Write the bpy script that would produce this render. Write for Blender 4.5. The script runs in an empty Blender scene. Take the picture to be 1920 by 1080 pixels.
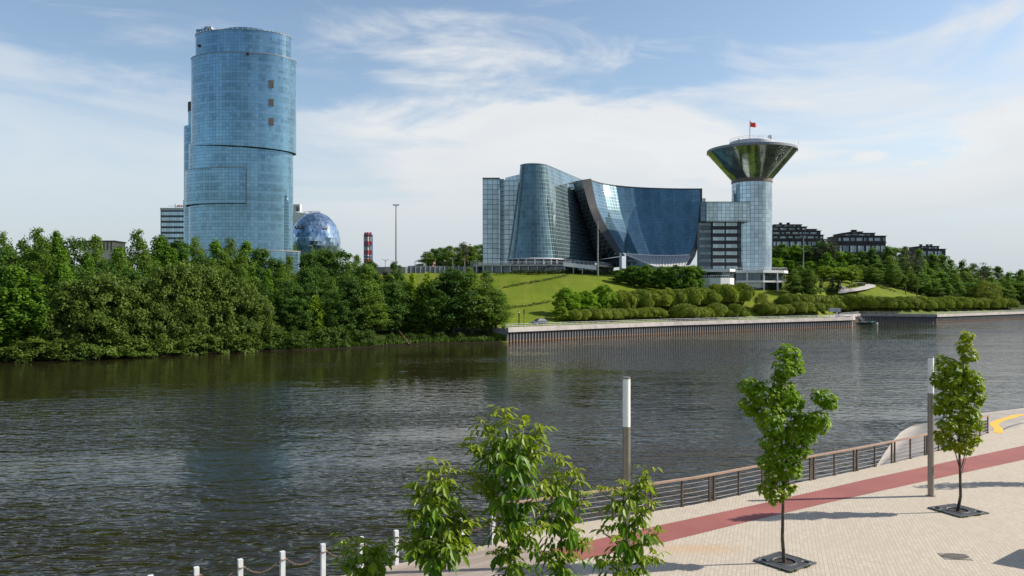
import bpy, bmesh, math, random
import numpy as np
from mathutils import Vector, Matrix
R = math.radians
random.seed(7); RNG = np.random.default_rng(7)
sc = bpy.context.scene
col = sc.collection
F, HZ, CX, ZC = 1500.0, 555.0, 960.0, 10.5      # focal (px of the 1920 photo), horizon row, centre column, eye height over the water

def at(px, py, z=0.0):
    d = F * (ZC - z) / (py - HZ)
    return Vector(((px - CX) / F * d, d, z))
def pt(px, py, d):
    return Vector(((px - CX) / F * d, d, ZC + (HZ - py) / F * d))
def zz(py, d): return ZC + (HZ - py) / F * d
def xx(px, d): return (px - CX) / F * d

# ------------------------------------------------------------------ object helpers
def tag(o, label=None, cat=None, group=None, kind=None):
    if label: o['label'] = label
    if cat: o['category'] = cat
    if group: o['group'] = group
    if kind: o['kind'] = kind
    return o
def empty(name, loc, rz=0.0):
    o = bpy.data.objects.new(name, None); col.objects.link(o)
    o.location = loc; o.rotation_euler = (0, 0, rz); o.empty_display_size = 0.5
    return o
def link(name, me, parent=None):
    o = bpy.data.objects.new(name, me); col.objects.link(o)
    if parent is not None: o.parent = parent
    return o
def copy_tree(src, parent=None):
    c = src.copy(); col.objects.link(c)
    if parent is not None: c.parent = parent
    for ch in list(src.children): copy_tree(ch, c)
    return c

class MB:
    """collects faces for one mesh"""
    def __init__(s): s.v = []; s.f = []; s.m = []; s.uv = []
    def face(s, pts, uv=None, m=0):
        i = len(s.v); s.v.extend([tuple(p) for p in pts]); n = len(pts)
        s.f.append(tuple(range(i, i + n))); s.m.append(m)
        s.uv.append(uv if uv else [(0.0, 0.0)] * n)
    def box(s, c, size, rz=0.0, m=0, rot=None):
        hx, hy, hz = size[0] / 2, size[1] / 2, size[2] / 2
        M = rot if rot is not None else Matrix.Rotation(rz, 3, 'Z')
        P = [Vector(c) + M @ Vector((a * hx, b * hy, g * hz)) for g in (-1, 1) for b in (-1, 1) for a in (-1, 1)]
        sx, sy, sz = size
        for idx, (w, h) in (((0, 1, 5, 4), (sx, sz)), ((1, 3, 7, 5), (sy, sz)), ((3, 2, 6, 7), (sx, sz)), ((2, 0, 4, 6), (sy, sz)), ((4, 5, 7, 6), (sx, sy)), ((2, 3, 1, 0), (sx, sy))):
            s.face([P[k] for k in idx], [(0, 0), (w, 0), (w, h), (0, h)], m)
    def prism(s, poly, z0, z1, m=0, mt=None, u0=0.0):
        mt = m if mt is None else mt
        n = len(poly); u = u0
        area = sum(poly[i][0] * poly[(i + 1) % n][1] - poly[(i + 1) % n][0] * poly[i][1] for i in range(n))
        if area < 0: poly = list(reversed(poly))
        zt = z1 if callable(z1) else (lambda x, y: z1)
        zb = z0 if callable(z0) else (lambda x, y: z0)
        for i in range(n):
            a, b = poly[i], poly[(i + 1) % n]; L = math.hypot(b[0] - a[0], b[1] - a[1])
            s.face([(a[0], a[1], zb(*a)), (b[0], b[1], zb(*b)), (b[0], b[1], zt(*b)), (a[0], a[1], zt(*a))],
                   [(u, zb(*a)), (u + L, zb(*b)), (u + L, zt(*b)), (u, zt(*a))], m); u += L
        s.face([(p[0], p[1], zt(*p)) for p in poly], [(p[0], p[1]) for p in poly], mt)
        s.face([(p[0], p[1], zb(*p)) for p in reversed(poly)], [(p[0], p[1]) for p in reversed(poly)], mt)
    def tube(s, pts, rad, n=6, m=0, caps=True):
        pts = [Vector(p) for p in pts]; k = len(pts)
        rad = rad if isinstance(rad, (list, tuple)) else [rad] * k
        rings = []; up = None
        for i in range(k):
            t = (pts[min(i + 1, k - 1)] - pts[max(i - 1, 0)])
            if t.length < 1e-9: t = Vector((0, 0, 1))
            t.normalize()
            if up is None: up = Vector((0, 1, 0)) if abs(t.y) < 0.9 else Vector((1, 0, 0))
            a = (up - t * up.dot(t)).normalized(); b = t.cross(a); up = a
            rings.append([pts[i] + (a * math.cos(q) + b * math.sin(q)) * rad[i] for q in [2 * math.pi * j / n for j in range(n)]])
        L = 0.0
        for i in range(k - 1):
            dl = (pts[i + 1] - pts[i]).length
            for j in range(n):
                j2 = (j + 1) % n
                s.face([rings[i][j], rings[i][j2], rings[i + 1][j2], rings[i + 1][j]],
                       [(j / n, L), ((j + 1) / n, L), ((j + 1) / n, L + dl), (j / n, L + dl)], m)
            L += dl
        if caps: s.face(list(reversed(rings[0])), None, m); s.face(rings[-1], None, m)
    def grid(s, fn, ns, nt, m=0, flip=False):
        """surface fn(s,t); uv in metres"""
        P = [[Vector(fn(i / ns, j / nt)) for i in range(ns + 1)] for j in range(nt + 1)]
        us = []
        for j in range(nt + 1):
            u = [0.0]
            for i in range(ns): u.append(u[-1] + (P[j][i + 1] - P[j][i]).length)
            us.append(u)
        vs = [[0.0] for _ in range(ns + 1)]
        for i in range(ns + 1):
            for j in range(nt): vs[i].append(vs[i][-1] + (P[j + 1][i] - P[j][i]).length)
        um = max(u[-1] for u in us)
        for j in range(nt):
            for i in range(ns):
                q = [(i, j), (i + 1, j), (i + 1, j + 1), (i, j + 1)]
                if flip: q.reverse()
                s.face([P[b][a] for a, b in q], [(us[b][a] / max(us[b][-1], 1e-6) * um, vs[a][b]) for a, b in q], m)
    def lathe(s, prof, c, n=32, a0=0.0, a1=2 * math.pi, m=0, ex=1.0, ey=1.0, tilt=0.0, caps=False):
        """prof: (r, z) pairs; elliptic by ex, ey; tilt = z change per metre of x"""
        def P(a, r, z):
            x, y = r * ex * math.cos(a), r * ey * math.sin(a)
            return Vector((c[0] + x, c[1] + y, z + tilt * x))
        for i in range(len(prof) - 1):
            (r0, z0), (r1, z1) = prof[i], prof[i + 1]
            dl = math.hypot(r1 - r0, z1 - z0); vb = z0 if abs(r1 - r0) < abs(z1 - z0) else 0.0
            for k in range(n):
                b0, b1 = a0 + (a1 - a0) * k / n, a0 + (a1 - a0) * (k + 1) / n
                rm = max(r0, r1) * max(ex, ey)
                s.face([P(b0, r0, z0), P(b1, r0, z0), P(b1, r1, z1), P(b0, r1, z1)],
                       [(b0 * rm, vb), (b1 * rm, vb), (b1 * rm, vb + dl), (b0 * rm, vb + dl)], m)
        if caps:
            for (r, z), rev in ((prof[0], True), (prof[-1], False)):
                q = [P(a0 + (a1 - a0) * k / n, r, z) for k in range(n)]
                s.face(list(reversed(q)) if rev else q, None, m)
    def build(s, name, mats, parent=None, smooth=False, weld=False):
        me = bpy.data.meshes.new(name); me.from_pydata(s.v, [], s.f)
        uvl = me.uv_layers.new(name='UVMap')
        flat = [c for f in s.uv for p in f for c in p]
        uvl.data.foreach_set('uv', flat)
        for mt in (mats if isinstance(mats, (list, tuple)) else [mats]): me.materials.append(mt)
        me.polygons.foreach_set('material_index', s.m)
        if weld or smooth:
            bm = bmesh.new(); bm.from_mesh(me); bmesh.ops.remove_doubles(bm, verts=bm.verts, dist=1e-4); bm.to_mesh(me); bm.free()
        if smooth: me.polygons.foreach_set('use_smooth', [True] * len(me.polygons))
        me.update()
        o = link(name, me, parent)
        if parent is not None: o.matrix_parent_inverse = Matrix.Translation(parent.location).inverted() if parent.rotation_euler.z == 0 else (Matrix.Translation(parent.location) @ Matrix.Rotation(parent.rotation_euler.z, 4, 'Z')).inverted()
        return o

# ------------------------------------------------------------------ materials
def nm(name):
    m = bpy.data.materials.new(name); m.use_nodes = True
    nt = m.node_tree; nt.nodes.clear()
    out = nt.nodes.new('ShaderNodeOutputMaterial')
    return m, nt, out
def N(nt, t, **kw):
    n = nt.nodes.new(t)
    for k, v in kw.items():
        if k.startswith('i_'):
            key = k[2:].replace('_', ' ')
            n.inputs[key].default_value = v
        else: setattr(n, k, v)
    return n
def mathn(nt, op, a, b=None, c=None, clamp=False):
    n = nt.nodes.new('ShaderNodeMath'); n.operation = op; n.use_clamp = clamp
    for i, x in enumerate((a, b, c)):
        if x is None: continue
        if isinstance(x, (int, float)): n.inputs[i].default_value = x
        else: nt.links.new(x, n.inputs[i])
    return n.outputs[0]
def mixc(nt, fac, a, b, mode='MIX'):
    n = nt.nodes.new('ShaderNodeMix'); n.data_type = 'RGBA'; n.blend_type = mode
    for sock, x in ((n.inputs[0], fac), (n.inputs[6], a), (n.inputs[7], b)):
        if isinstance(x, (int, float)): sock.default_value = x
        elif isinstance(x, (tuple, list)): sock.default_value = (*x[:3], 1)
        else: nt.links.new(x, sock)
    return n.outputs[2]
def smooth(nt, x, lo, hi):
    n = nt.nodes.new('ShaderNodeMapRange'); n.interpolation_type = 'SMOOTHSTEP'
    nt.links.new(x, n.inputs[0]); n.inputs[1].default_value = lo; n.inputs[2].default_value = hi
    return n.outputs[0]
def noise(nt, vec, scale, detail=3, rough=0.55, dist=0.0):
    n = nt.nodes.new('ShaderNodeTexNoise'); n.inputs['Scale'].default_value = scale
    n.inputs['Detail'].default_value = detail; n.inputs['Roughness'].default_value = rough; n.inputs['Distortion'].default_value = dist
    if vec is not None: nt.links.new(vec, n.inputs['Vector'])
    return n.outputs['Fac']
def pos(nt):
    return nt.nodes.new('ShaderNodeNewGeometry').outputs['Position']
def mapping(nt, vec, scale=(1, 1, 1), rot=(0, 0, 0), loc=(0, 0, 0)):
    n = nt.nodes.new('ShaderNodeMapping'); nt.links.new(vec, n.inputs[0])
    n.inputs['Scale'].default_value = scale; n.inputs['Rotation'].default_value = rot; n.inputs['Location'].default_value = loc
    return n.outputs[0]
def princ(nt, out, **kw):
    b = nt.nodes.new('ShaderNodeBsdfPrincipled'); nt.links.new(b.outputs[0], out.inputs[0])
    for k, v in kw.items():
        key = k.replace('_', ' ')
        if isinstance(v, (int, float)): b.inputs[key].default_value = v
        elif isinstance(v, (tuple, list)): b.inputs[key].default_value = (*v[:3], 1)
        else: nt.links.new(v, b.inputs[key])
    return b
def plain(name, c, rough=0.6, metal=0.0, var=0.12, scale=2.0, bump=0.0):
    m, nt, out = nm(name)
    n = noise(nt, pos(nt), scale, 4)
    c2 = tuple(max(0, x * (1 - var * 2)) for x in c); c3 = tuple(min(1, x * (1 + var)) for x in c)
    b = princ(nt, out, Base_Color=mixc(nt, smooth(nt, n, 0.3, 0.7), c2, c3), Roughness=rough, Metallic=metal)
    if bump:
        bp = N(nt, 'ShaderNodeBump', i_Strength=bump, i_Distance=0.02); nt.links.new(noise(nt, pos(nt), scale * 12, 3), bp.inputs['Height']); nt.links.new(bp.outputs[0], b.inputs['Normal'])
    return m
def glass(name, c, pw, ph, lw=0.1, lh=0.12, line=(0.03, 0.05, 0.07), metal=0.75, rough=0.04, tilt=0.012, band=0, bandc=None, var=0.35, linefac=0.75):
    """curtain-wall glazing: panes with slightly different tilt and tone, mullion grid, uv in metres"""
    m, nt, out = nm(name)
    uv = nt.nodes.new('ShaderNodeUVMap').outputs[0]
    sp = nt.nodes.new('ShaderNodeSeparateXYZ'); nt.links.new(uv, sp.inputs[0])
    u = mathn(nt, 'DIVIDE', sp.outputs[0], pw); v = mathn(nt, 'DIVIDE', sp.outputs[1], ph)
    fu, fv = mathn(nt, 'FRACT', u), mathn(nt, 'FRACT', v)
    lu = mathn(nt, 'LESS_THAN', fu, lw / pw); lv = mathn(nt, 'LESS_THAN', fv, lh / ph)
    ln = mathn(nt, 'MAXIMUM', lu, lv)
    cell = nt.nodes.new('ShaderNodeCombineXYZ')
    nt.links.new(mathn(nt, 'FLOOR', u), cell.inputs[0]); nt.links.new(mathn(nt, 'FLOOR', v), cell.inputs[1])
    wn = nt.nodes.new('ShaderNodeTexWhiteNoise'); wn.noise_dimensions = '3D'; nt.links.new(cell.outputs[0], wn.inputs[0])
    sep = nt.nodes.new('ShaderNodeVectorMath'); sep.operation = 'SUBTRACT'; nt.links.new(wn.outputs['Color'], sep.inputs[0]); sep.inputs[1].default_value = (.5, .5, .5)
    scl = nt.nodes.new('ShaderNodeVectorMath'); scl.operation = 'SCALE'; nt.links.new(sep.outputs[0], scl.inputs[0]); scl.inputs[3].default_value = tilt * 0.45
    wc = nt.nodes.new('ShaderNodeTexWhiteNoise'); wc.noise_dimensions = '1D'; nt.links.new(mathn(nt, 'FLOOR', mathn(nt, 'MULTIPLY', u, 0.5)), wc.inputs['W'])
    sc2 = nt.nodes.new('ShaderNodeVectorMath'); sc2.operation = 'SUBTRACT'; nt.links.new(wc.outputs['Color'], sc2.inputs[0]); sc2.inputs[1].default_value = (.5, .5, .5)
    sc3 = nt.nodes.new('ShaderNodeVectorMath'); sc3.operation = 'SCALE'; nt.links.new(sc2.outputs[0], sc3.inputs[0]); sc3.inputs[3].default_value = tilt * 2.2
    sc4 = nt.nodes.new('ShaderNodeVectorMath'); nt.links.new(scl.outputs[0], sc4.inputs[0]); nt.links.new(sc3.outputs[0], sc4.inputs[1]); scl = sc4
    geo = nt.nodes.new('ShaderNodeNewGeometry')
    add = nt.nodes.new('ShaderNodeVectorMath'); nt.links.new(geo.outputs['Normal'], add.inputs[0]); nt.links.new(scl.outputs[0], add.inputs[1])
    nrm = nt.nodes.new('ShaderNodeVectorMath'); nrm.operation = 'NORMALIZE'; nt.links.new(add.outputs[0], nrm.inputs[0])
    big = noise(nt, mapping(nt, uv, (0.10, 0.05, 1)), 1.0, 3)
    tone = mathn(nt, 'ADD', mathn(nt, 'ADD', mathn(nt, 'MULTIPLY', wn.outputs['Value'], 0.16), mathn(nt, 'MULTIPLY', wc.outputs['Value'], 0.14)), mathn(nt, 'MULTIPLY', big, 0.70))
    lo = tuple(x * (1 - var) for x in c); hi = tuple(min(1, x * (1 + var)) for x in c)
    base = mixc(nt, smooth(nt, tone, 0.2, 0.8), lo, hi)
    if band:   # spandrel band once per storey
        sv = mathn(nt, 'FRACT', mathn(nt, 'DIVIDE', sp.outputs[1], band))
        base = mixc(nt, mathn(nt, 'MULTIPLY', mathn(nt, 'LESS_THAN', sv, 0.3), 0.6), base, bandc or lo)
    base = mixc(nt, mathn(nt, 'MULTIPLY', ln, linefac), base, line)
    met = mathn(nt, 'SUBTRACT', metal, mathn(nt, 'MULTIPLY', ln, metal * 0.8))
    rg = mathn(nt, 'ADD', rough, mathn(nt, 'MULTIPLY', ln, 0.4))
    b = princ(nt, out, Base_Color=base, Metallic=met, Roughness=rg); nt.links.new(nrm.outputs[0], b.inputs['Normal'])
    return m
def leafmat(name, dark, light, trans=0.3, rough=0.55, yellow=None, spec=0.16):
    m, nt, out = nm(name)
    a = nt.nodes.new('ShaderNodeAttribute'); a.attribute_name = 'tint'
    oi = nt.nodes.new('ShaderNodeObjectInfo')
    t = mathn(nt, 'ADD', mathn(nt, 'MULTIPLY', a.outputs['Fac'], 0.75), mathn(nt, 'MULTIPLY', oi.outputs['Random'], 0.3), clamp=True)
    c = mixc(nt, t, dark, light)
    if yellow:
        y = nt.nodes.new('ShaderNodeAttribute'); y.attribute_name = 'tip'
        c = mixc(nt, y.outputs['Fac'], c, yellow)
    b = nt.nodes.new('ShaderNodeBsdfPrincipled'); nt.links.new(c, b.inputs['Base Color']); b.inputs['Roughness'].default_value = rough
    b.inputs['Specular IOR Level'].default_value = spec
    tr = nt.nodes.new('ShaderNodeBsdfTranslucent'); nt.links.new(mixc(nt, 1.0, c, (1.0, 1.0, 0.45), 'MULTIPLY'), tr.inputs[0])
    mx = nt.nodes.new('ShaderNodeMixShader'); mx.inputs[0].default_value = trans
    nt.links.new(b.outputs[0], mx.inputs[1]); nt.links.new(tr.outputs[0], mx.inputs[2]); nt.links.new(mx.outputs[0], out.inputs[0])
    return m

M = {}
M['tower'] = glass('blue_tower_glass', (0.165, 0.300, 0.392), 1.45, 1.32, 0.10, 0.11, linefac=0.42, line=(0.05, 0.09, 0.13), band=3.96, bandc=(0.2, 0.34, 0.46), tilt=0.014)
M['dark_edge'] = plain('dark_soffit', (0.035, 0.03, 0.03), 0.6)  # near-black tone of the soffits, rear chimney band and globe base
M['wing'] = glass('pale_blue_glass', (0.30, 0.385, 0.42), 1.9, 1.95, 0.16, 0.2, line=(0.06, 0.1, 0.13), tilt=0.01)
M['recess'] = glass('dark_recess_glass', (0.10, 0.16, 0.2), 1.9, 1.95, 0.16, 0.2, tilt=0.01)
M['cone'] = glass('green_cone_glass', (0.105, 0.17, 0.178), 1.5, 1.55, 0.14, 0.16, line=(0.2, 0.28, 0.31), tilt=0.02, var=0.55, metal=0.7, linefac=0.55)
M['flank'] = glass('flank_wall_glass', (0.20, 0.285, 0.31), 1.5, 1.55, 0.12, 0.14, line=(0.22, 0.3, 0.33), tilt=0.012, linefac=0.6)
M['concave'] = glass('deep_blue_concave_glass', (0.165, 0.29, 0.34), 1.6, 1.6, 0.1, 0.1, line=(0.04, 0.09, 0.13), tilt=0.006, var=0.3, metal=0.8, rough=0.02)
M['shaft'] = glass('pale_shaft_glass', (0.37, 0.47, 0.53), 1.5, 1.55, 0.13, 0.13, line=(0.1, 0.15, 0.18), tilt=0.02, var=0.4)
M['funnel'] = glass('funnel_glass', (0.30, 0.37, 0.335), 1.6, 1.6, 0.08, 0.08, rough=0.1, line=(0.05, 0.06, 0.06), tilt=0.0015, metal=0.85, var=0.35)
M['block'] = glass('grey_block_glass', (0.40, 0.48, 0.50), 1.6, 1.3, 0.14, 0.13, line=(0.06, 0.09, 0.1), tilt=0.012)
M['darkglass'] = glass('dark_office_glass', (0.06, 0.09, 0.11), 1.5, 1.5, 0.1, 0.1, tilt=0.01, metal=0.5)
M['winrow'] = glass('pale_window_strip', (0.34, 0.42, 0.44), 0.9, 3.0, 0.12, 0.05, line=(0.06, 0.08, 0.09), tilt=0.02, metal=0.5)  # pale glass tint of the window rows
M['podglass'] = glass('podium_glass', (0.10, 0.13, 0.14), 2.2, 4.0, 0.1, 0.1, line=(0.2, 0.22, 0.23), tilt=0.01, metal=0.5)
M['stone'] = plain('grey_stone', (0.125, 0.122, 0.116), 0.7, scale=0.6)
M['finstone'] = plain('dark_fin_stone', (0.05, 0.051, 0.051), 0.6, scale=0.4)
M['fan'] = plain('pale_fan_roof', (0.42, 0.41, 0.39), 0.6)
M['white'] = plain('white_render', (0.72, 0.71, 0.70), 0.6, var=0.04, scale=0.4)
M['whitegrey'] = plain('pale_grey_metal', (0.48, 0.5, 0.52), 0.5)
M['bronze'] = plain('bronze_edge', (0.16, 0.11, 0.08), 0.5)
M['black'] = plain('black_metal', (0.02, 0.02, 0.022), 0.5)
M['grey'] = plain('grey_metal', (0.28, 0.28, 0.28), 0.45, metal=0.3)
M['red'] = plain('red_paint', (0.55, 0.03, 0.025), 0.5, var=0.05)
M['flagred'] = plain('red_cloth', (0.75, 0.04, 0.025), 0.7, var=0.06)
M['yellow'] = plain('yellow_paint', (0.78, 0.42, 0.03), 0.6, var=0.08, scale=6)
M['bluepaint'] = plain('blue_paint', (0.04, 0.09, 0.28), 0.5)
M['dome'] = None
M['concrete'] = plain('pale_concrete', (0.40, 0.365, 0.34), 0.8, var=0.1, scale=0.5)
M['apron'] = plain('apron_concrete', (0.335, 0.30, 0.265), 0.8, var=0.08, scale=0.8, bump=0.2)
M['brick'] = plain('dark_brick', (0.058, 0.048, 0.047), 0.7, scale=1.5)
M['brownbrick'] = plain('brown_cladding', (0.12, 0.06, 0.05), 0.7)
M['winlight'] = glass('apartment_glass', (0.25, 0.31, 0.34), 1.2, 3.0, 0.16, 0.1, tilt=0.03, metal=0.5, var=0.7)
M['wallgrey'] = plain('noise_wall_panels', (0.13, 0.145, 0.17), 0.6, var=0.2, scale=0.25)
M['bark'] = plain('bark', (0.095, 0.075, 0.058), 0.9, var=0.3, scale=6, bump=0.4)
M['pinebark'] = plain('pine_bark', (0.17, 0.09, 0.05), 0.9, var=0.3, scale=3)
M['steel'] = plain('brushed_lamp_steel', (0.30, 0.27, 0.25), 0.35, metal=0.6, var=0.05, scale=3)
M['bronzepost'] = plain('bronze_railing_post', (0.13, 0.095, 0.07), 0.45, metal=0.4)
M['rust'] = plain('rusty_chain', (0.20, 0.13, 0.085), 0.7, var=0.3, scale=30)
M['postwhite'] = plain('white_painted_post', (0.62, 0.63, 0.65), 0.55, var=0.05, scale=4)
M['coverframe'] = plain('drain_frame', (0.24, 0.21, 0.18), 0.7); M['coverlid'] = plain('drain_lid', (0.17, 0.15, 0.13), 0.6)
M['iron'] = plain('cast_iron', (0.12, 0.122, 0.125), 0.55, metal=0.3)
M['soil'] = plain('soil', (0.03, 0.021, 0.014), 0.95, var=0.4, scale=14)
# ================================================================== camera, light, sky
cam = bpy.data.cameras.new('camera'); camo = bpy.data.objects.new('camera', cam); col.objects.link(camo)
camo.location = (0, 0, ZC); camo.rotation_euler = (R(90), 0, 0)
cam.sensor_width = 36.0; cam.lens = F / 1920 * 36; cam.shift_y = (HZ - 540) / 1920
cam.clip_start = 0.1; cam.clip_end = 8000
sc.camera = camo
sdir = Vector((7.9, 0.8, 5.94)).normalized()
EL = math.asin(sdir.z); AZ = math.atan2(sdir.x, sdir.y)
sun = bpy.data.lights.new('sun', 'SUN'); sun.energy = 4.8; sun.angle = R(0.53); sun.color = (1.0, 0.93, 0.82)
suno = bpy.data.objects.new('sun', sun); col.objects.link(suno); suno.location = (0, 0, 200)
suno.rotation_euler = (-sdir).to_track_quat('-Z', 'Y').to_euler()
w = bpy.data.worlds.new('World'); sc.world = w; w.use_nodes = True
nt = w.node_tree; nt.nodes.clear()
wo = nt.nodes.new('ShaderNodeOutputWorld'); bg = nt.nodes.new('ShaderNodeBackground'); nt.links.new(bg.outputs[0], wo.inputs[0])
sky = nt.nodes.new('ShaderNodeTexSky'); sky.sky_type = 'NISHITA'; sky.sun_disc = False
sky.sun_elevation = EL; sky.sun_rotation = AZ; sky.air_density = 1.0; sky.dust_density = 0.8; sky.ozone_density = 1.3
bg.inputs[1].default_value = 0.115
tc = nt.nodes.new('ShaderNodeTexCoord').outputs['Generated']
sp = nt.nodes.new('ShaderNodeSeparateXYZ'); nt.links.new(tc, sp.inputs[0])
X, Y, Z = sp.outputs
# cloud sheet: wispy, stretched along the horizon, with a soft upper edge
cv = mapping(nt, tc, (1.0, 1.0, 3.2), (0, 0, R(20)))
n1 = noise(nt, cv, 3.2, 8, 0.56, 0.6)
n2 = noise(nt, mapping(nt, tc, (1.0, 1.0, 5.0), (0, R(8), R(60)), (3, 1, 2)), 2.2, 5, 0.55, 0.9)
n3 = noise(nt, mapping(nt, tc, (1.3, 1.3, 9.0), (R(4), R(-6), 0), (7, 2, 5)), 4.0, 7, 0.6, 1.2)
edge = mathn(nt, 'ADD', Z, mathn(nt, 'MULTIPLY', mathn(nt, 'SUBTRACT', n1, 0.5), 0.55))
sheet = mathn(nt, 'SUBTRACT', 1.0, smooth(nt, edge, 0.19, 0.31))
low = smooth(nt, Z, 0.02, 0.16)
body = smooth(nt, n2, 0.30, 0.52)
sheet = mathn(nt, 'MULTIPLY', sheet, mathn(nt, 'ADD', mathn(nt, 'SUBTRACT', 0.42, mathn(nt, 'MULTIPLY', low, 0.12)), mathn(nt, 'MULTIPLY', mathn(nt, 'MULTIPLY', body, low), 0.75)))
sheet = mathn(nt, 'MULTIPLY', sheet, mathn(nt, 'ADD', 0.55, mathn(nt, 'MULTIPLY', smooth(nt, X, -0.34, -0.08), 0.62)), clamp=True)
wisp = mathn(nt, 'MULTIPLY', smooth(nt, n3, 0.50, 0.75), mathn(nt, 'MULTIPLY', smooth(nt, n2, 0.45, 0.68), 0.42))
cl = mathn(nt, 'MAXIMUM', mathn(nt, 'MULTIPLY', sheet, 0.95), wisp)
cl = mathn(nt, 'MULTIPLY', cl, mathn(nt, 'ADD', 0.22, mathn(nt, 'MULTIPLY', smooth(nt, Y, -0.35, 0.35), 0.78)))     # the sky behind the viewpoint is mostly clear
for px_, py_, rx_, rz_ in ((1632, 293, 0.026, 0.0085), (1722, 306, 0.018, 0.004), (1884, 211, 0.03, 0.012), (1850, 277, 0.06, 0.009)):      # a few small fair weather clouds
    dv_ = Vector(((px_ - CX) / F, 1, (HZ - py_) / F)).normalized()
    s_ = nt.nodes.new('ShaderNodeVectorMath'); s_.operation = 'SUBTRACT'; nt.links.new(tc, s_.inputs[0]); s_.inputs[1].default_value = dv_
    m_ = nt.nodes.new('ShaderNodeVectorMath'); m_.operation = 'MULTIPLY'; nt.links.new(s_.outputs[0], m_.inputs[0]); m_.inputs[1].default_value = (1 / rx_, 1 / rx_, 1 / rz_)
    l_ = nt.nodes.new('ShaderNodeVectorMath'); l_.operation = 'LENGTH'; nt.links.new(m_.outputs[0], l_.inputs[0])
    pf_ = noise(nt, tc, 60.0, 4, 0.6)
    cl = mathn(nt, 'MAXIMUM', cl, mathn(nt, 'MULTIPLY', mathn(nt, 'SUBTRACT', 1.0, smooth(nt, mathn(nt, 'ADD', l_.outputs['Value'], mathn(nt, 'MULTIPLY', pf_, 1.1)), 0.9, 1.75)), 0.85))
cl = mathn(nt, 'MULTIPLY', cl, smooth(nt, Z, -0.06, 0.03))
cc = mixc(nt, smooth(nt, n1, 0.3, 0.75), (4.7, 4.9, 5.1), (5.6, 5.58, 5.55))
ccl = mixc(nt, smooth(nt, Z, 0.02, 0.2), (3.9, 4.25, 4.55), cc)
skyc = mixc(nt, 1.0, sky.outputs[0], (1.04, 1.01, 0.96), 'MULTIPLY')
hz = mixc(nt, smooth(nt, Z, -0.02, 0.22), (3.2, 3.62, 4.15), skyc)
nt.links.new(mixc(nt, cl, hz, ccl), bg.inputs[0])
sc.view_settings.view_transform = 'Standard'; sc.view_settings.look = 'None'; sc.view_settings.gamma = 1.0
sc.view_settings.exposure = 0.5; sc.view_settings.use_curve_mapping = False
sc.cycles.max_bounces = 8; sc.cycles.transparent_max_bounces = 8; sc.cycles.caustics_reflective = False; sc.cycles.caustics_refractive = False
sc.cycles.use_denoising = True; sc.cycles.sample_clamp_indirect = 6.0

# ================================================================== far bank terrain: heights over (u, v)
T2 = Vector((0.866, 0.5)); N2 = Vector((-0.5, 0.866))
def uv_of(x, y): return x * T2.x + y * T2.y, x * N2.x + y * N2.y
shore_px = [(0, 680), (150, 676), (300, 668), (400, 663), (500, 658), (580, 656), (650, 653), (730, 648.5), (800, 645), (900, 642.5), (950, 641),
            (1100, 633), (1260, 625), (1400, 619.5), (1530, 614.5), (1600, 612)]
shore = [(-900, -250), (-300, 30), (-130, 103)] + [tuple(at(a, b)[:2]) for a, b in shore_px] + [(123, 300), (144, 331), (168, 317), (240, 375), (330, 432), (800, 700), (2500, 1700)]
SU = np.array([uv_of(*p)[0] for p in shore]); SV = np.array([uv_of(*p)[1] for p in shore])
def vs(u): return float(np.interp(u, SU, SV))
UQ = uv_of(*at(952, 641)[:2])[0]
ctrl = []
for u in range(-320, 90, 45):
    for v, z in ((1.5, 0.5), (10, 2.5), (30, 4.5), (60, 9), (110, 15), (170, 19), (300, 21)):
        if u > 20 and v > 40: continue
        vv = vs(u) + v; ctrl.append((u * T2.x + vv * N2.x, u * T2.y + vv * N2.y, z))
for px, d, z in ((700, 290, 18), (800, 290, 18.3), (880, 285, 17.8), (880, 240, 9), (760, 215, 6.5), (700, 240, 10),
                 (960, 212, 4), (960, 230, 7), (960, 255, 12), (960, 280, 17), (960, 300, 19.3), (960, 340, 20.5),
                 (1060, 220, 4), (1060, 236, 7.2), (1060, 258, 12.2), (1060, 283, 17.6), (1060, 300, 19.2), (1060, 350, 20.5),
                 (1150, 236, 4.6), (1150, 262, 10.8), (1150, 285, 16.6), (1150, 300, 18.4),
                 (1220, 248, 5.2), (1220, 275, 11.6), (1220, 295, 15.5), (1220, 320, 18),
                 (1310, 255, 5), (1310, 280, 10.6), (1310, 296, 13.2), (1310, 330, 17),
                 (1400, 262, 5), (1400, 285, 11.2), (1400, 297, 13.2), (1400, 330, 16),
                 (1480, 272, 5), (1480, 292, 10.8), (1480, 310, 13.4), (1480, 350, 19),
                 (1560, 285, 5), (1560, 315, 11.6), (1560, 340, 14.6), (1560, 380, 17.5),
                 (1630, 322, 5), (1630, 345, 12.6), (1630, 375, 17.5), (1630, 410, 18),
                 (1700, 335, 5), (1700, 360, 9.6), (1700, 390, 13), (1700, 430, 16),
                 (1780, 360, 4.5), (1780, 395, 8), (1780, 440, 12), (1860, 390, 4.5), (1860, 430, 9), (1860, 470, 9.5),
                 (1960, 430, 4.5), (1960, 500, 8), (2100, 520, 6), (2100, 620, 11),
                 (1460, 420, 23), (1510, 420, 22.5), (1620, 450, 22), (1750, 500, 16), (1350, 420, 26), (1000, 420, 21), (700, 420, 20), (400, 420, 20), (1250, 420, 22)):
    ctrl.append((xx(px, d), d, z))
C_ = np.array(ctrl); CXY = C_[:, :2] / 100.0; CZ = C_[:, 2]
def _phi(r2): return np.where(r2 > 1e-12, 0.5 * r2 * np.log(np.maximum(r2, 1e-12)), 0.0)
_n = len(CXY)
_K = _phi(((CXY[:, None] - CXY[None]) ** 2).sum(2)) + np.eye(_n) * 0.002
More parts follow.
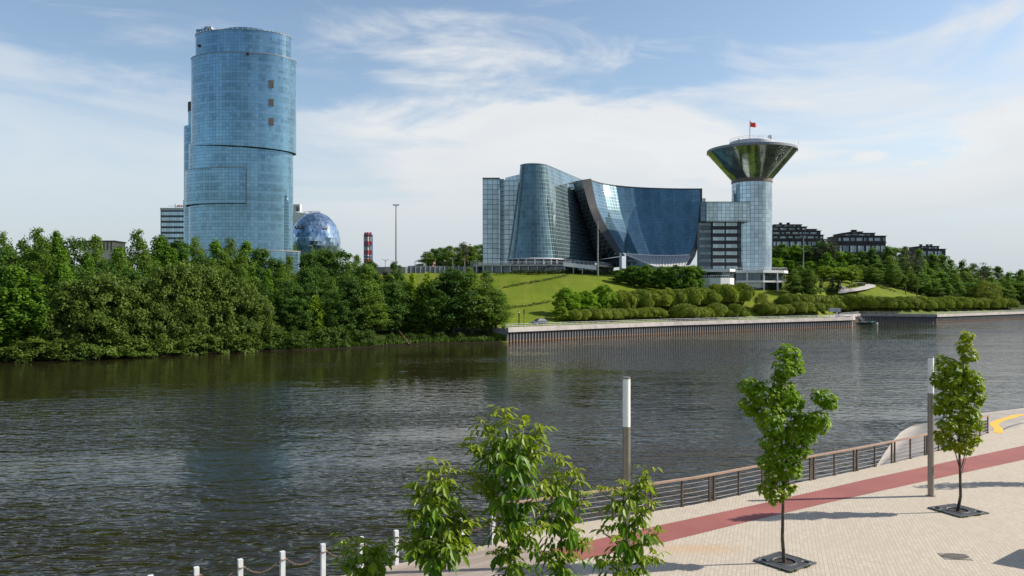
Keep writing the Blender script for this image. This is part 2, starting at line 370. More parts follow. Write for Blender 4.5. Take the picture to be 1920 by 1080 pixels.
_P = np.hstack([np.ones((_n, 1)), CXY]); _A = np.zeros((_n + 3, _n + 3)); _A[:_n, :_n] = _K; _A[:_n, _n:] = _P; _A[_n:, :_n] = _P.T
_W = np.linalg.solve(_A, np.concatenate([CZ, np.zeros(3)]))
def tps(x, y):
    q = np.stack([np.atleast_1d(x), np.atleast_1d(y)], 1) / 100.0
    return _phi(((q[:, None] - CXY[None]) ** 2).sum(2)) @ _W[:_n] + _W[_n] + q @ _W[_n + 1:]
def sst(a, b, t):
    t = np.clip((t - a) / (b - a), 0, 1); return t * t * (3 - 2 * t)
def terr(x, y):
    x = np.atleast_1d(np.asarray(x, float)); y = np.atleast_1d(np.asarray(y, float))
    u = x * T2.x + y * T2.y; v = x * N2.x + y * N2.y - np.interp(u, SU, SV)
    z = np.clip(tps(x, y), 1.0, 40.0)
    far = sst(170, 330, v); z = z * (1 - far) + 20.0 * far
    z = z + 0.25 * np.sin(x * 0.13 + 1) * np.sin(y * 0.11) * sst(20, 60, v)
    q = (u > UQ)
    zq = np.where(v < 0.32, -2.0, 2.95 + (np.maximum(z, 2.95) - 2.95) * sst(9, 20, v))
    zn = np.where(v < 0, 0.15 + v * 0.6, 0.15 + (z - 0.15) * sst(-1, 9, v) * 0.9 + 0.1 * sst(0, 1, v))
    return np.where(q, zq, np.maximum(zn, -2.5))
def tz(x, y): return float(terr(x, y)[0])
def inland(x, y):
    u, v = uv_of(x, y); return v - vs(u)
def at_v(px, v):
    """point on the picture column px that lies v metres inland"""
    lo, hi = 90.0, 1500.0
    for _ in range(50):
        m = (lo + hi) / 2
        if inland(xx(px, m), m) < v: lo = m
        else: hi = m
    return xx(px, lo), lo
_D = np.arange(120, 700, 0.25)
def hit(px, py):
    """where the view ray through (px, py) meets the far bank"""
    X_ = (px - CX) / F * _D; z = terr(X_, _D); ray = ZC + (HZ - py) / F * _D
    v = X_ * N2.x + _D * N2.y - np.interp(X_ * T2.x + _D * T2.y, SU, SV)
    k = np.nonzero((z >= ray) & (v > 0.4))[0]
    d = _D[k[0]] if len(k) else 300.0
    return Vector((xx(px, d), d, tz(xx(px, d), d)))

vrow = [-5, -2.5, -1, 0, 0.31, 0.33, 1, 2, 3.5, 5, 7, 9, 11, 13, 15, 17.5, 20, 23] + list(range(26, 130, 4)) + list(range(130, 300, 10)) + [320, 350, 400, 500, 700, 1000, 1500, 2500, 4000]
ucol = sorted(set([-900, -700, -500, -400] + list(np.arange(-340, 420, 3.0)) + [UQ - 0.05, UQ + 0.05] + [float(q) for q in SU if -340 < q < 420] + list(np.arange(430, 700, 15.0)) + [800, 1000, 1500, 2200]))
verts = []; wood = []; pathm = []
for v in vrow:
    uu = np.array(ucol); vv = v + np.interp(uu, SU, SV)
    x = uu * T2.x + vv * N2.x; y = uu * T2.y + vv * N2.y
    z = terr(x, y)
    px = np.where(y > 1, x / np.maximum(y, 1) * F + CX, -5000)
    for k in range(len(uu)):
        verts.append((x[k], y[k], z[k]))
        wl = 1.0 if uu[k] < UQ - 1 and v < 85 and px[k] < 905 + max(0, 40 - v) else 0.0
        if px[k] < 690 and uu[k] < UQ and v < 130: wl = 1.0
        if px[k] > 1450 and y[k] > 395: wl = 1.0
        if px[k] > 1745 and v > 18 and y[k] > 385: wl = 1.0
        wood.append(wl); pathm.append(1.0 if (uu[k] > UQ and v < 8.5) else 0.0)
nu = len(ucol); faces = []
for j in range(len(vrow) - 1):
    for i in range(nu - 1):
        a = j * nu + i; faces.append((a, a + 1, a + nu + 1, a + nu))
me = bpy.data.meshes.new('terrain'); me.from_pydata(verts, [], faces)
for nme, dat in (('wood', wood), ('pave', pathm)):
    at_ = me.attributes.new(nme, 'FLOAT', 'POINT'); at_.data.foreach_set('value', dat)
me.polygons.foreach_set('use_smooth', [True] * len(me.polygons))
m, nt, out = nm('lawn_and_forest_floor')
p = pos(nt)
spz = nt.nodes.new('ShaderNodeSeparateXYZ'); nt.links.new(p, spz.inputs[0])
g1 = noise(nt, p, 0.05, 4); g2 = noise(nt, p, 0.9, 5, 0.7); g3 = noise(nt, mapping(nt, p, (0.25, 0.02, 0.1), (0, 0, R(30))), 1.0, 3)
grass = mixc(nt, smooth(nt, g1, 0.3, 0.7), (0.098, 0.140, 0.009), (0.145, 0.180, 0.014))
grass = mixc(nt, mathn(nt, 'MULTIPLY', smooth(nt, g2, 0.35, 0.75), 0.5), grass, (0.055, 0.10, 0.010))
grass = mixc(nt, mathn(nt, 'MULTIPLY', smooth(nt, g3, 0.42, 0.66), 0.5), grass, (0.175, 0.185, 0.028))
mow = noise(nt, mapping(nt, p, (0.05, 0.5, 0.0), (0, 0, R(24))), 1.0, 1)
grass = mixc(nt, mathn(nt, 'MULTIPLY', smooth(nt, mow, 0.47, 0.55), 0.28), grass, (0.085, 0.125, 0.010))
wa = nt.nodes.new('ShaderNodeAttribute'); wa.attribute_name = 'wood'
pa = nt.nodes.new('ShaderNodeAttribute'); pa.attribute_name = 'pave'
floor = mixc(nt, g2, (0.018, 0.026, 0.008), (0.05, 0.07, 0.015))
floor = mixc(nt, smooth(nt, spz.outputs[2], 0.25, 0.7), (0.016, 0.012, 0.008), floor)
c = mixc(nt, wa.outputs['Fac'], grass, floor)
c = mixc(nt, smooth(nt, pa.outputs['Fac'], 0.45, 0.55), c, (0.34, 0.30, 0.27))
bp = N(nt, 'ShaderNodeBump', i_Strength=0.6, i_Distance=0.15); nt.links.new(g2, bp.inputs['Height'])
b = princ(nt, out, Base_Color=c, Roughness=0.9, Specular_IOR_Level=0.08); nt.links.new(bp.outputs[0], b.inputs['Normal'])
me.materials.append(m); me.update()
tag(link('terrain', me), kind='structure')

# ================================================================== river
m, nt, out = nm('river_water')
p = pos(nt)
r1 = noise(nt, mapping(nt, p, (0.42, 1.0, 1), (0, 0, R(-8))), 0.85, 1.5, 0.45, 0.6)
r2 = noise(nt, mapping(nt, p, (0.5, 1.0, 1), (0, 0, R(8))), 2.3, 1.5, 0.5, 0.4)
r3 = noise(nt, mapping(nt, p, (0.8, 1.0, 1), (0, 0, R(25))), 5.0, 2, 0.6)
patch = noise(nt, mapping(nt, p, (0.011, 0.022, 1), (0, 0, R(28)), (3.1, 1.7, 0)), 1.0, 3, 0.5, 0.8)
calm = smooth(nt, patch, 0.36, 0.62)
h = mathn(nt, 'ADD', mathn(nt, 'MULTIPLY', r1, 0.36), mathn(nt, 'ADD', mathn(nt, 'MULTIPLY', r2, 0.20), mathn(nt, 'MULTIPLY', r3, 0.010)))
bp = N(nt, 'ShaderNodeBump', i_Distance=1.0)
spw = nt.nodes.new('ShaderNodeSeparateXYZ'); nt.links.new(p, spw.inputs[0])
vv_ = mathn(nt, 'ADD', mathn(nt, 'MULTIPLY', spw.outputs[0], -0.5), mathn(nt, 'MULTIPLY', spw.outputs[1], 0.866)); uu_ = mathn(nt, 'ADD', mathn(nt, 'MULTIPLY', spw.outputs[0], 0.866), mathn(nt, 'MULTIPLY', spw.outputs[1], 0.5))
lee = mathn(nt, 'MULTIPLY', smooth(nt, mathn(nt, 'ADD', vv_, mathn(nt, 'MULTIPLY', patch, 50.0)), 70.0, 140.0), mathn(nt, 'SUBTRACT', 1.0, smooth(nt, uu_, 40.0, 110.0)))   # sheltered water under the left bank
st_ = mathn(nt, 'ADD', 0.26, mathn(nt, 'MULTIPLY', calm, 0.85)); pa2 = noise(nt, mapping(nt, p, (0.035, 0.16, 1), (0, 0, R(6)), (5, 2, 0)), 1.0, 4, 0.6, 0.6); st_ = mathn(nt, 'MULTIPLY', st_, mathn(nt, 'ADD', 0.45, mathn(nt, 'MULTIPLY', smooth(nt, pa2, 0.35, 0.68), 0.95)))
nt.links.new(mathn(nt, 'MULTIPLY', st_, mathn(nt, 'SUBTRACT', 1.0, mathn(nt, 'MULTIPLY', lee, 0.80))), bp.inputs['Strength']); nt.links.new(h, bp.inputs['Height'])
b = princ(nt, out, Base_Color=(0.019, 0.0165, 0.0065), Roughness=0.05, IOR=1.33, Specular_IOR_Level=0.42); nt.links.new(bp.outputs[0], b.inputs['Normal'])
mb = MB(); mb.face([(-1500, -600, 0), (2600, -600, 0), (2600, 2600, 0), (-1500, 2600, 0)])
tag(mb.build('water', m), kind='structure')
# ================================================================== round glass tower
D0 = 330.0; K = D0 / F
def tower():
    cx = xx(457, D0); b = empty('glass_tower', (cx, D0, 18))
    tag(b, 'tall round blue glass tower with stepped drums, biggest building on the left', 'tower')
    def drum(name, px, apx, by, z0, z1, a0=0, a1=2 * math.pi, inner=1.6, tilt=0.0, mat='tower', ztop=None, lip=True, n=96):
        a = apx * K; c = (xx(px, D0), D0)
        m_ = MB(); m_.lathe([(1, z0), (1, z1)], c, n, a0, a1, 0, a, by, 0)
        if tilt:
            m_ = MB()
            for k in range(n):
                q0, q1 = a0 + (a1 - a0) * k / n, a0 + (a1 - a0) * (k + 1) / n
                P = lambda q, z, s=0: (c[0] + (a - s) * math.cos(q), c[1] + (by - s) * math.sin(q), z)
                zb0, zb1 = z0 + tilt * a * math.cos(q0), z0 + tilt * a * math.cos(q1)
                m_.face([P(q0, zb0), P(q1, zb1), P(q1, z1), P(q0, z1)], [(q0 * a, zb0), (q1 * a, zb1), (q1 * a, z1), (q0 * a, z1)])
        o = m_.build(name, [M[mat]], b, smooth=True)
        if lip:
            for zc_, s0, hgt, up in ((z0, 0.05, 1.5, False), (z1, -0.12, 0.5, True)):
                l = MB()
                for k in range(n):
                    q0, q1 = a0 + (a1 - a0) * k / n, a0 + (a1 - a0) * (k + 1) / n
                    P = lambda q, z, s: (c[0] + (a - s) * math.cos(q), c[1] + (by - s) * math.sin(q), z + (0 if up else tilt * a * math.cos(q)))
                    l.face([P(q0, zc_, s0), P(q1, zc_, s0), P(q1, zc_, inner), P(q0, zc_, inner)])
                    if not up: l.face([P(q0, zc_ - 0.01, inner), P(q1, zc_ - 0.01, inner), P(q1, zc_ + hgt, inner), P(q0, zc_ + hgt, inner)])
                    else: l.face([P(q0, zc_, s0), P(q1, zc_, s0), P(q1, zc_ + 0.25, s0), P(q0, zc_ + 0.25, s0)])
                l.build('coping' if up else 'soffit', [M['grey'] if up else M['dark_edge']], o)
            for q in ((a0, a1) if a1 - a0 < 6.2 else ()):
                l = MB()
                P = lambda s, z: (c[0] + (a - s) * math.cos(q), c[1] + (by - s) * math.sin(q), z)
                l.face([P(0, z0), P(inner, z0), P(inner, z1), P(0, z1)]); l.build('side_edge', [M['bronze']], o)
        return o
    drum('lower_drum', 452.5, 96.5, 10.8, 14, 72.5, lip=False)
    drum('upper_drum', 457.7, 96.8, 12.6, 70.3, 107.2, tilt=-0.05, inner=2.2)
    core = drum('crown_drum', 457, 88.5, 10.6, 107, 116.9, lip=True, inner=1.0)
    drum('bay', 452.5, 103, 12.4, 47.4, 61.4, a0=R(150), a1=2 * math.pi - math.acos(25.5 / 103), inner=1.3)
    d2 = MB(); d2.lathe([(1, 14), (1, 83.2)], (xx(372, 345), 345), 48, 0, 2 * math.pi, 0, 26 * 0.23, 5); d2.lathe([(0.01, 83.2), (1, 83.2)], (xx(372, 345), 345), 48, 0, 2 * math.pi, 0, 26 * 0.23, 5)
    d2.build('rear_shaft', [M['tower']], b, smooth=False)
    d3 = MB(); d3.lathe([(1, 80), (1, 90.5)], (xx(371, 349), 349), 40, 0, 2 * math.pi, 0, 17 * 0.233, 4); d3.lathe([(1.03, 90.5), (1.03, 94.5), (0.01, 94.5)], (xx(371, 349), 349), 40, 0, 2 * math.pi, 1, 17 * 0.233, 4)
    d3.build('rear_chimney', [M['tower'], M['dark_edge']], b)
    # podium ring on the right
    pd = MB(); pc = (xx(462, D0), D0 - 1); a = 101 * K
    pd.lathe([(1, 12), (1, 28.4)], pc, 64, -math.pi, 0.3, 0, a, 15)
    pd.lathe([(1.01, 28.4), (1.01, 28.9), (0.8, 28.9)], pc, 64, -math.pi, 0.3, 1, a, 15)
    pd.build('podium', [M['tower'], M['grey']], b)
    # roof pavilion, roof plant
    rf = MB(); rf.lathe([(1, 117), (1, 119.0), (0.02, 119.6)], (xx(462, D0), D0 + 1), 48, 0, 2 * math.pi, 0, 50 * K, 8.5)
    rf.build('roof_pavilion', [M['tower']], b)
    deck = MB(); deck.lathe([(0.02, 116.6), (0.995, 116.6)], (xx(457, D0), D0), 48, 0, 2 * math.pi, 0, 88.5 * K, 10.6); deck.build('roof_deck', [M['grey']], b)
    def plant_(name, fn, mat):
        m_ = MB(); fn(m_); m_.build(name, [mat], b)
    plant_('roof_box', lambda m_: m_.box((xx(380, D0), D0 - 1.0, 118.0), (3.0, 4, 3.2)), M['tower'])
    plant_('roof_box', lambda m_: m_.box((xx(391, D0), D0 - 2, 118.2), (1.4, 3, 3.6)), M['tower'])
    plant_('roof_box', lambda m_: m_.box((xx(394, D0), D0 - 1, 120.4), (2.9, 3, 1.0)), M['whitegrey'])
    plant_('roof_pipe', lambda m_: m_.tube([(xx(378, D0), D0 - 1, 119), (xx(380, D0), D0 - 1, 121), (xx(384, D0), D0 - 1, 120.6)], 0.12, 5), M['whitegrey'])
    plant_('roof_hoop', lambda m_: m_.tube([(xx(396, D0) + 0.9 * math.cos(q * .6), D0 - 1, 121.6 + 0.9 * math.sin(q * .6)) for q in range(12)], 0.07, 4), M['whitegrey'])
    for q in np.linspace(-2.9, -0.25, 26): plant_('roof_anchor', lambda m_: m_.box((xx(457, D0) + 88.7 * K * math.cos(q), D0 + 10.7 * math.sin(q), 117.35), (0.3, 0.3, 0.35)), M['whitegrey'])
    for py in (157, 192, 228):
        q = -math.acos((522 - 457.7) / 97.6); px_ = xx(457.7, D0) + 97.2 * K * math.cos(q); py_ = D0 + 12.75 * math.sin(q)
        wb = MB(); wb.box((px_, py_, zz(py, py_)), (1.9, 0.5, 2.8), rz=math.atan2(-math.cos(q) * 12.7, math.sin(q) * -21.4) if False else 0.28)
        wb.build('vent', [M['bronze']], b)
    for px, py in ((483, 103), (385, 79)):
        wb = MB(); wb.box((xx(px, D0), D0 - 12.0 if px > 450 else D0 - 6.2, zz(py, D0 - 11)), (1.1, 1.2, 0.8)); wb.build('vent', [M['black']], b)
tower()

# ================================================================== office slab with red letters
def slab_office():
    d = 400; b = empty('office_slab', (xx(325, d), d, 20)); tag(b, 'low banded office block with red rooftop letters, left of the round tower', 'building')
    x0, x1 = xx(301, d), xx(375, d); kz = d / F
    zt = zz(392, d)
    m_ = MB(); m_.box(((x0 + x1) / 2, d + 6, (zt + 16) / 2), (x1 - x0, 12, zt - 16)); m_.build('wall', [M['dark_edge_blue']], b)
    cp = MB(); cp.box(((x0 + x1) / 2, d + 6, zt + 0.0), (x1 - x0 + 0.3, 12.3, 1.2)); cp.build('parapet', [M['whitegrey']], b)
    for k in range(6):
        zc = zz(400.5 + k * 10.3, d); s = MB(); s.prism([(x0 + 0.4, d - 0.25), (x1 - .4, d - 0.25), (x1 - .4, d + 0.1), (x0 + .4, d + 0.1)], zc - 0.85, zc + 0.85)
        s.build('window', [M['winband']], b)
    st = MB(); st.box((xx(345, d), d + 4, zt + 2.5), (2.4, 4, 4.5)); st.build('stair_head', [M['grey']], b)
    cu = bpy.data.curves.new('letters', 'FONT'); cu.body = 'Lenovo'; cu.size = 9.3 * kz; cu.extrude = 0.15
    cu.space_character = 0.95
    to = bpy.data.objects.new('tmp', cu); col.objects.link(to); bpy.context.view_layer.update()
    me = bpy.data.meshes.new_from_object(to.evaluated_get(bpy.context.evaluated_depsgraph_get())); bpy.data.objects.remove(to)
    me.materials.clear(); me.materials.append(M['red'])
    me.transform(Matrix.Translation((xx(328, d), d - 0.4, zz(388.6, d))) @ Matrix.Rotation(R(90), 4, 'X'))
    o = link('sign', me, b); o.matrix_parent_inverse = Matrix.Translation(b.location).inverted()
    fr = MB()
    for k in range(7): fr.tube([(xx(329 + k * 4, d), d + 0.2, zt + 0.5), (xx(329 + k * 4, d), d + 0.1, zz(386, d))], 0.08, 4)
    fr.tube([(x0 + 3, d + 2, zt + 1.8), (x1 - 5, d + 2, zt + 1.4)], 0.08, 4); fr.build('sign_frame', [M['grey']], b)
M['dark_edge_blue'] = plain('dark_blue_spandrel', (0.05, 0.075, 0.1), 0.4)  # dark blue tone of the office slab wall
M['winband'] = glass('window_band', (0.38, 0.5, 0.58), 1.3, 6, 0.22, 0.01, line=(0.3, 0.36, 0.4), tilt=0.02, metal=0.6, var=0.4)
slab_office()

# ================================================================== hall with mirrored rooftop letters behind the globe
def white_hall():
    d = 410; b = empty('white_hall', (xx(570, d), d, 20)); tag(b, 'white block with dark rooftop letters behind the glass globe', 'building')
    m_ = MB(); m_.prism([(xx(535, d), d), (xx(598, d), d), (xx(598, d), d + 12), (xx(535, d), d + 12)], 15, lambda x, y: zz(397, d) - (x - xx(550, d)) * 0.13)
    m_.build('wall', [M['white']], b)
    p = MB(); f_ = MB()
    x0, x1 = xx(545, d), xx(562.5, d); zb, zt = zz(396, d), zz(383, d)
    p.box(((x0 + x1) / 2, d + 1.2, zt - 0.45), (x1 - x0, 2.6, 0.9)); p.box((x1 - 0.35, d + 1.2, (zt + zb) / 2 - 0.5), (0.7, 2.4, zt - zb - 0.8)); p.box((x0 + 1.4, d + 1.6, (zb + zt) / 2 - .5), (2.2, 1.5, zt - zb - .8))
    p.build('roof_frame', [M['white']], b)
    f_.box(((x0 + x1) / 2 + .3, d + 2.2, (zb + zt) / 2 - .5), (x1 - x0 - 1.6, 0.3, zt - zb - 1.0)); f_.build('recess', [M['grey']], b)
    cu = bpy.data.curves.new('letters', 'FONT'); cu.body = "'MOOH"; cu.size = 1.95; cu.extrude = 0.1
    to = bpy.data.objects.new('tmp', cu); col.objects.link(to); bpy.context.view_layer.update()
    me = bpy.data.meshes.new_from_object(to.evaluated_get(bpy.context.evaluated_depsgraph_get())); bpy.data.objects.remove(to)
    me.materials.clear(); me.materials.append(M['black'])
    me.transform(Matrix.Translation((xx(576.5, d), d + 0.5, zz(400.2, d))) @ Matrix.Rotation(R(90), 4, 'X'))
    o = link('sign', me, b); o.matrix_parent_inverse = Matrix.Translation(b.location).inverted()
    for px in (569.8, 573.2): dt = MB(); dt.box((xx(px, d), d + .5, zz(397.5, d)), (0.45, 0.2, 0.45)); dt.build('sign', [M['black']], b)
white_hall()

# ================================================================== glass globe
def globe():
    d = 358; b = empty('glass_globe', (xx(592, d), d, 20)); tag(b, 'faceted glass globe building beside the foot of the round tower', 'building')
    kd = d / F; bm = bmesh.new(); bmesh.ops.create_icosphere(bm, subdivisions=4, radius=1.0)
    me = bpy.data.meshes.new('shell'); rnd = random.Random(4)
    bm.to_mesh(me); bm.free()
    me.transform(Matrix.Translation((xx(592, d), d, zz(455, d))) @ Matrix.Diagonal((46 * kd, 46 * kd, 57 * kd, 1)) @ Matrix.Rotation(0.35, 4, 'Z'))
    a = me.attributes.new('facet', 'FLOAT_VECTOR', 'FACE'); a.data.foreach_set('vector', RNG.uniform(-1, 1, 3 * len(me.polygons)))
    m, nt, out = nm('mirror_facets')
    at_ = nt.nodes.new('ShaderNodeAttribute'); at_.attribute_name = 'facet'
    s = nt.nodes.new('ShaderNodeVectorMath'); s.operation = 'SCALE'; nt.links.new(at_.outputs['Vector'], s.inputs[0]); s.inputs[3].default_value = 0.09
    g = nt.nodes.new('ShaderNodeNewGeometry'); ad = nt.nodes.new('ShaderNodeVectorMath'); nt.links.new(g.outputs['Normal'], ad.inputs[0]); nt.links.new(s.outputs[0], ad.inputs[1])
    nn = nt.nodes.new('ShaderNodeVectorMath'); nn.operation = 'NORMALIZE'; nt.links.new(ad.outputs[0], nn.inputs[0])
    sx = nt.nodes.new('ShaderNodeSeparateXYZ'); nt.links.new(at_.outputs['Vector'], sx.inputs[0])
    bb = princ(nt, out, Base_Color=mixc(nt, smooth(nt, sx.outputs[0], -1, 1), (0.20, 0.30, 0.41), (0.42, 0.54, 0.65)), Metallic=0.85, Roughness=0.06); nt.links.new(nn.outputs[0], bb.inputs['Normal'])
    me.materials.append(m); o = link('shell', me, b); o.matrix_parent_inverse = Matrix.Translation(b.location).inverted()
    bs = MB(); bs.lathe([(0.72, 12), (0.72, zz(478, d))], (xx(592, d), d), 40, 0, 2 * math.pi, 0, 46 * kd, 46 * kd); bs.build('base', [M['dark_edge']], b)
    for px in (563, 570, 578, 618):
        t = MB()
        q = -math.acos((px - 592) / 46 / 0.93); c = Vector((xx(592, d) + 46 * kd * .93 * math.cos(q), d + 46 * kd * .93 * math.sin(q), zz(429 if px < 610 else 430, d)))
        nrm = Vector((math.cos(q), math.sin(q), 0.3)).normalized(); tn = Vector((-nrm.y, nrm.x, 0)).normalized(); c += nrm * 0.35
        t.prism([(0, 0)] * 0 or [(c.x - tn.x * .95, c.y - tn.y * .95), (c.x + tn.x * .95, c.y + tn.y * .95), (c.x + tn.x * .95 - nrm.x * .5, c.y + tn.y * .95 - nrm.y * .5), (c.x - tn.x * .95 - nrm.x * .5, c.y - tn.y * .95 - nrm.y * .5)], c.z - .5, c.z - .35)
        t.face([c - tn * .95 - Vector((0, 0, .4)), c + tn * .95 - Vector((0, 0, .4)), c - nrm * .25 + Vector((0, 0, .95))])
        t.build('open_panel', [M['bronze']], b)
globe()

# ================================================================== striped chimneys
M['flue_red'] = plain('dull_red_flue', (0.34, 0.03, 0.03), .6); M['flue_white'] = plain('dull_white_flue', (0.45, 0.44, 0.44), .6)
def chimneys():
    d = 600; k = d / F; x = xx(690.5, d); b = empty('chimney_stack', (x, d, 18)); tag(b, 'cluster of red and white striped chimneys in a blue lattice frame', 'chimney')
    zt = zz(436, d)
    for i, (ox, oy) in enumerate(((-2.0, -1), (0, -2.0), (2.0, -1), (-1.2, 1.5), (1.2, 1.5))):
        m_ = MB(); z = 18; n = 12
        for s in range(n):
            z0, z1 = 18 + (zt - 18) * s / n, 18 + (zt - 18) * (s + 1) / n
            m_.tube([(x + ox, d + oy, z0), (x + ox, d + oy, z1)], 0.82, 10, 0 if (s % 2) == (n - 1) % 2 else 1, caps=(s == n - 1))
        m_.build('flue', [M['flue_red'], M['flue_white']], b)
    fr = MB(); r = 3.25
    P = [(x + r * math.cos(a), d + r * math.sin(a)) for a in [R(22 + 45 * q) for q in range(8)]]
    for p in P: fr.tube([(p[0], p[1], 18), (p[0], p[1], zt - 1.6)], 0.2, 4)
    zs = [zt - 1.8 - 8.2 * q for q in range(5)]
    for z in zs:
        for q in range(8): fr.tube([(*P[q], z), (*P[(q + 1) % 8], z)], 0.36, 4)
    fr.build('lattice', [M['bluepaint']], b)
chimneys()

# ================================================================== beige block far left
def beige():
    d = 330; b = empty('beige_block', (xx(186, d), d, 18)); tag(b, 'small beige building with tall openings showing over the far left trees', 'building')
    x0, x1 = xx(157, d), xx(213, d); zt = zz(453, d)
    m_ = MB(); m_.box(((x0 + x1) / 2, d + 5, (zt + 15) / 2), (x1 - x0, 10, zt - 15)); m_.build('wall', [M['beige']], b)
    r_ = MB(); r_.box(((x0 + x1) / 2, d + 5, zt + 0.2), (x1 - x0 + .8, 10.6, 0.5)); r_.build('roof', [M['brownbrick']], b)
    for k in range(8):
        p = MB(); p.box((x0 + 0.8 + k * (x1 - x0 - 1) / 7.5, d - 0.05, zt - 1.8), (0.5, 0.3, 3.5)); p.build('pilaster', [M['brownbrick']], b)
M['beige'] = plain('beige_render', (0.55, 0.48, 0.40), 0.7)
beige()

# ================================================================== government style complex
def offices():
    b = empty('office_complex', (xx(1110, 310), 310, 18)); tag(b, 'blue glass office complex with leaning cone, concave facade and funnel topped tower', 'building')
    B = lambda mb_, name, mats, par=b, **kw: mb_.build(name, mats if isinstance(mats, list) else [mats], par, **kw)
    zb = 19.5
    # left wing
    w1 = MB(); w1.prism([(xx(905, 318), 318), (xx(937, 318), 318), (xx(937, 345), 345), (xx(905, 345), 345)], 22.6, zz(335, 318)); wing = B(w1, 'wing', M['wing'])
    w2 = MB(); w2.prism([(xx(937.3, 324), 324), (xx(945, 324), 324), (xx(945, 345), 345), (xx(937.3, 345), 345)], 22.6, zz(335.5, 324)); B(w2, 'recess', M['recess'])
    w3 = MB(); xa, xb = xx(945.2, 321), xx(1000, 321)
    w3.prism([(xa, 321), (xb, 321), (xb, 350), (xa, 350)], 22.6, zz(337, 321)); B(w3, 'wing', M['wing'])
    w4 = MB(); w4.prism([(xa + .5, 323), (xb, 323), (xb, 348), (xa + .5, 348)], zz(337, 321) + 0.1, lambda x, y: zz(333, 321) + min(1, (x - xa) / 5.5) * 2.9); B(w4, 'roof_lantern', M['shaft'])
    cp = MB(); cp.box(((xx(905, 318) + xx(937, 318)) / 2, 331, zz(335, 318) + .15), (6.95, 27.2, .35)); B(cp, 'parapet', M['stone'], wing)
    # leaning cone + flank wall : loft between a top and a bottom outline
    cy = 310.0; xc = xx(1001.5, cy); rt, rb = 26 * cy / F, 50.5 * cy / F
    zt0, zb0 = 61.0, 24.6
    ta, tb_ = Vector((xx(1027, 306), 306)), Vector((xx(1093, 348), 348)); ba, bb = Vector((xx(1052, 303), 303)), Vector((xx(1120.5, 336), 336))
    def cone_pt(a, t):
        r = rb + (rt - rb) * (t ** 0.86); zq = zb0 + (zt0 - zb0) * t
        return Vector((xc + r * math.cos(a), cy + r * math.sin(a), zq))
    AE = R(-24)
    c = MB(); c.grid(lambda s, t: cone_pt(R(-215) + (AE - R(-215)) * s, t), 40, 10); cone = B(c, 'cone', M['cone'], smooth=True)
    def flank(s, t):
        bot = cone_pt(AE, 0).lerp(Vector((bb.x, bb.y, zb0)), s); top = cone_pt(AE, 1).lerp(Vector((tb_.x, tb_.y, zt0)), s)
        q = bot.lerp(top, t); a = cone_pt(AE, t)
        return q + (a - (cone_pt(AE, 0).lerp(cone_pt(AE, 1), t))) * (1 - s) ** 2
    c = MB(); c.grid(flank, 20, 10); B(c, 'flank_wall', M['flank'], smooth=True)
    tp = MB(); ring = [cone_pt(R(-215) + (AE - R(-215)) * k / 30, 1) for k in range(31)] + [Vector((tb_.x, tb_.y, zt0)), Vector((tb_.x - 20, tb_.y + 6, zt0))]
    tp.face(ring); B(tp, 'roof', M['grey'])
    rim = MB(); rim.tube([cone_pt(R(-215) + (AE - R(-215)) * k / 30, 1.0) for k in range(31)] + [Vector((tb_.x, tb_.y, zt0))], 0.18, 5)
    B(rim, 'rim', M['whitegrey']); rim = MB()
    rim.tube([cone_pt(R(-215) + (AE - R(-215)) * k / 30, 0.0) for k in range(31)] + [Vector((bb.x, bb.y, zb0))], 0.28, 5); B(rim, 'rim', M['whitegrey'])
    # colonnade below the cone
    rc = MB(); rc.prism([(xc + (rb - 1.6) * math.cos(a), cy + (rb - 1.6) * math.sin(a)) for a in [R(-215 + 12 * q) for q in range(16)]] + [(bb.x - 1, bb.y + 1), (bb.x - 14, bb.y + 10)], 22.2, 24.55); B(rc, 'lobby', M['darkglass'])
    for q in range(9):
        a = R(-185 + q * 19); m_ = MB(); m_.tube([(xc + (rb - .4) * math.cos(a), cy + (rb - .4) * math.sin(a), 22.2), (xc + (rb - .4) * math.cos(a), cy + (rb - .4) * math.sin(a), 24.5)], 0.28, 8); B(m_, 'column', M['whitegrey'])
    for q in range(1, 8):
        p = Vector((ba.x - .3, ba.y + .3)).lerp(Vector((bb.x - .4, bb.y + .4)), q / 8); m_ = MB(); m_.tube([(p.x, p.y, 22.2), (p.x, p.y, 24.5)], 0.25, 8); B(m_, 'column', M['whitegrey'])
    # terrace slab with glazing below
    ts = MB(); ts.prism([(xx(880, 300), 305), (xx(905, 296), 296.5), (xx(1060, 294), 293.5), (xx(1125, 300), 298), (xx(1150, 318), 316), (xx(1150, 350), 350), (xx(880, 350), 350)], 21.5, 22.2); ter = B(ts, 'terrace', M['concrete'])
    tg = MB(); tg.prism([(xx(905, 299), 299.5), (xx(1060, 297), 297), (xx(1120, 303), 302), (xx(1150, 320), 320), (xx(1150, 350), 349), (xx(905, 350), 349)], 17.0, 21.45); B(tg, 'undercroft', M['podglass'])
    for px, d in [(906 + 17 * q, 296.6 - q * 0.3) for q in range(10)] + [(1075, 294.8), (1092, 296), (1110, 297.5)]:
        m_ = MB(); m_.tube([(xx(px, d), d, 17), (xx(px, d), d, 21.5)], 0.22, 6); B(m_, 'column', M['whitegrey'])
    rl = MB(); pts = [(xx(882, 305.3), 305.3), (xx(905, 296.8), 296.8), (xx(1060, 293.9), 293.9), (xx(1125, 298.3), 298.3), (xx(1149, 316), 316)]
    for z in (22.7, 23.2): rl.tube([(x, y, z) for x, y in pts], 0.06, 4)
    for i in range(len(pts) - 1):
        for q in range(12):
            p = Vector(pts[i]).lerp(Vector(pts[i + 1]), q / 12); rl.tube([(p.x, p.y, 22.2), (p.x, p.y, 23.2)], 0.05, 4)
    B(rl, 'railing', M['whitegrey'], ter)
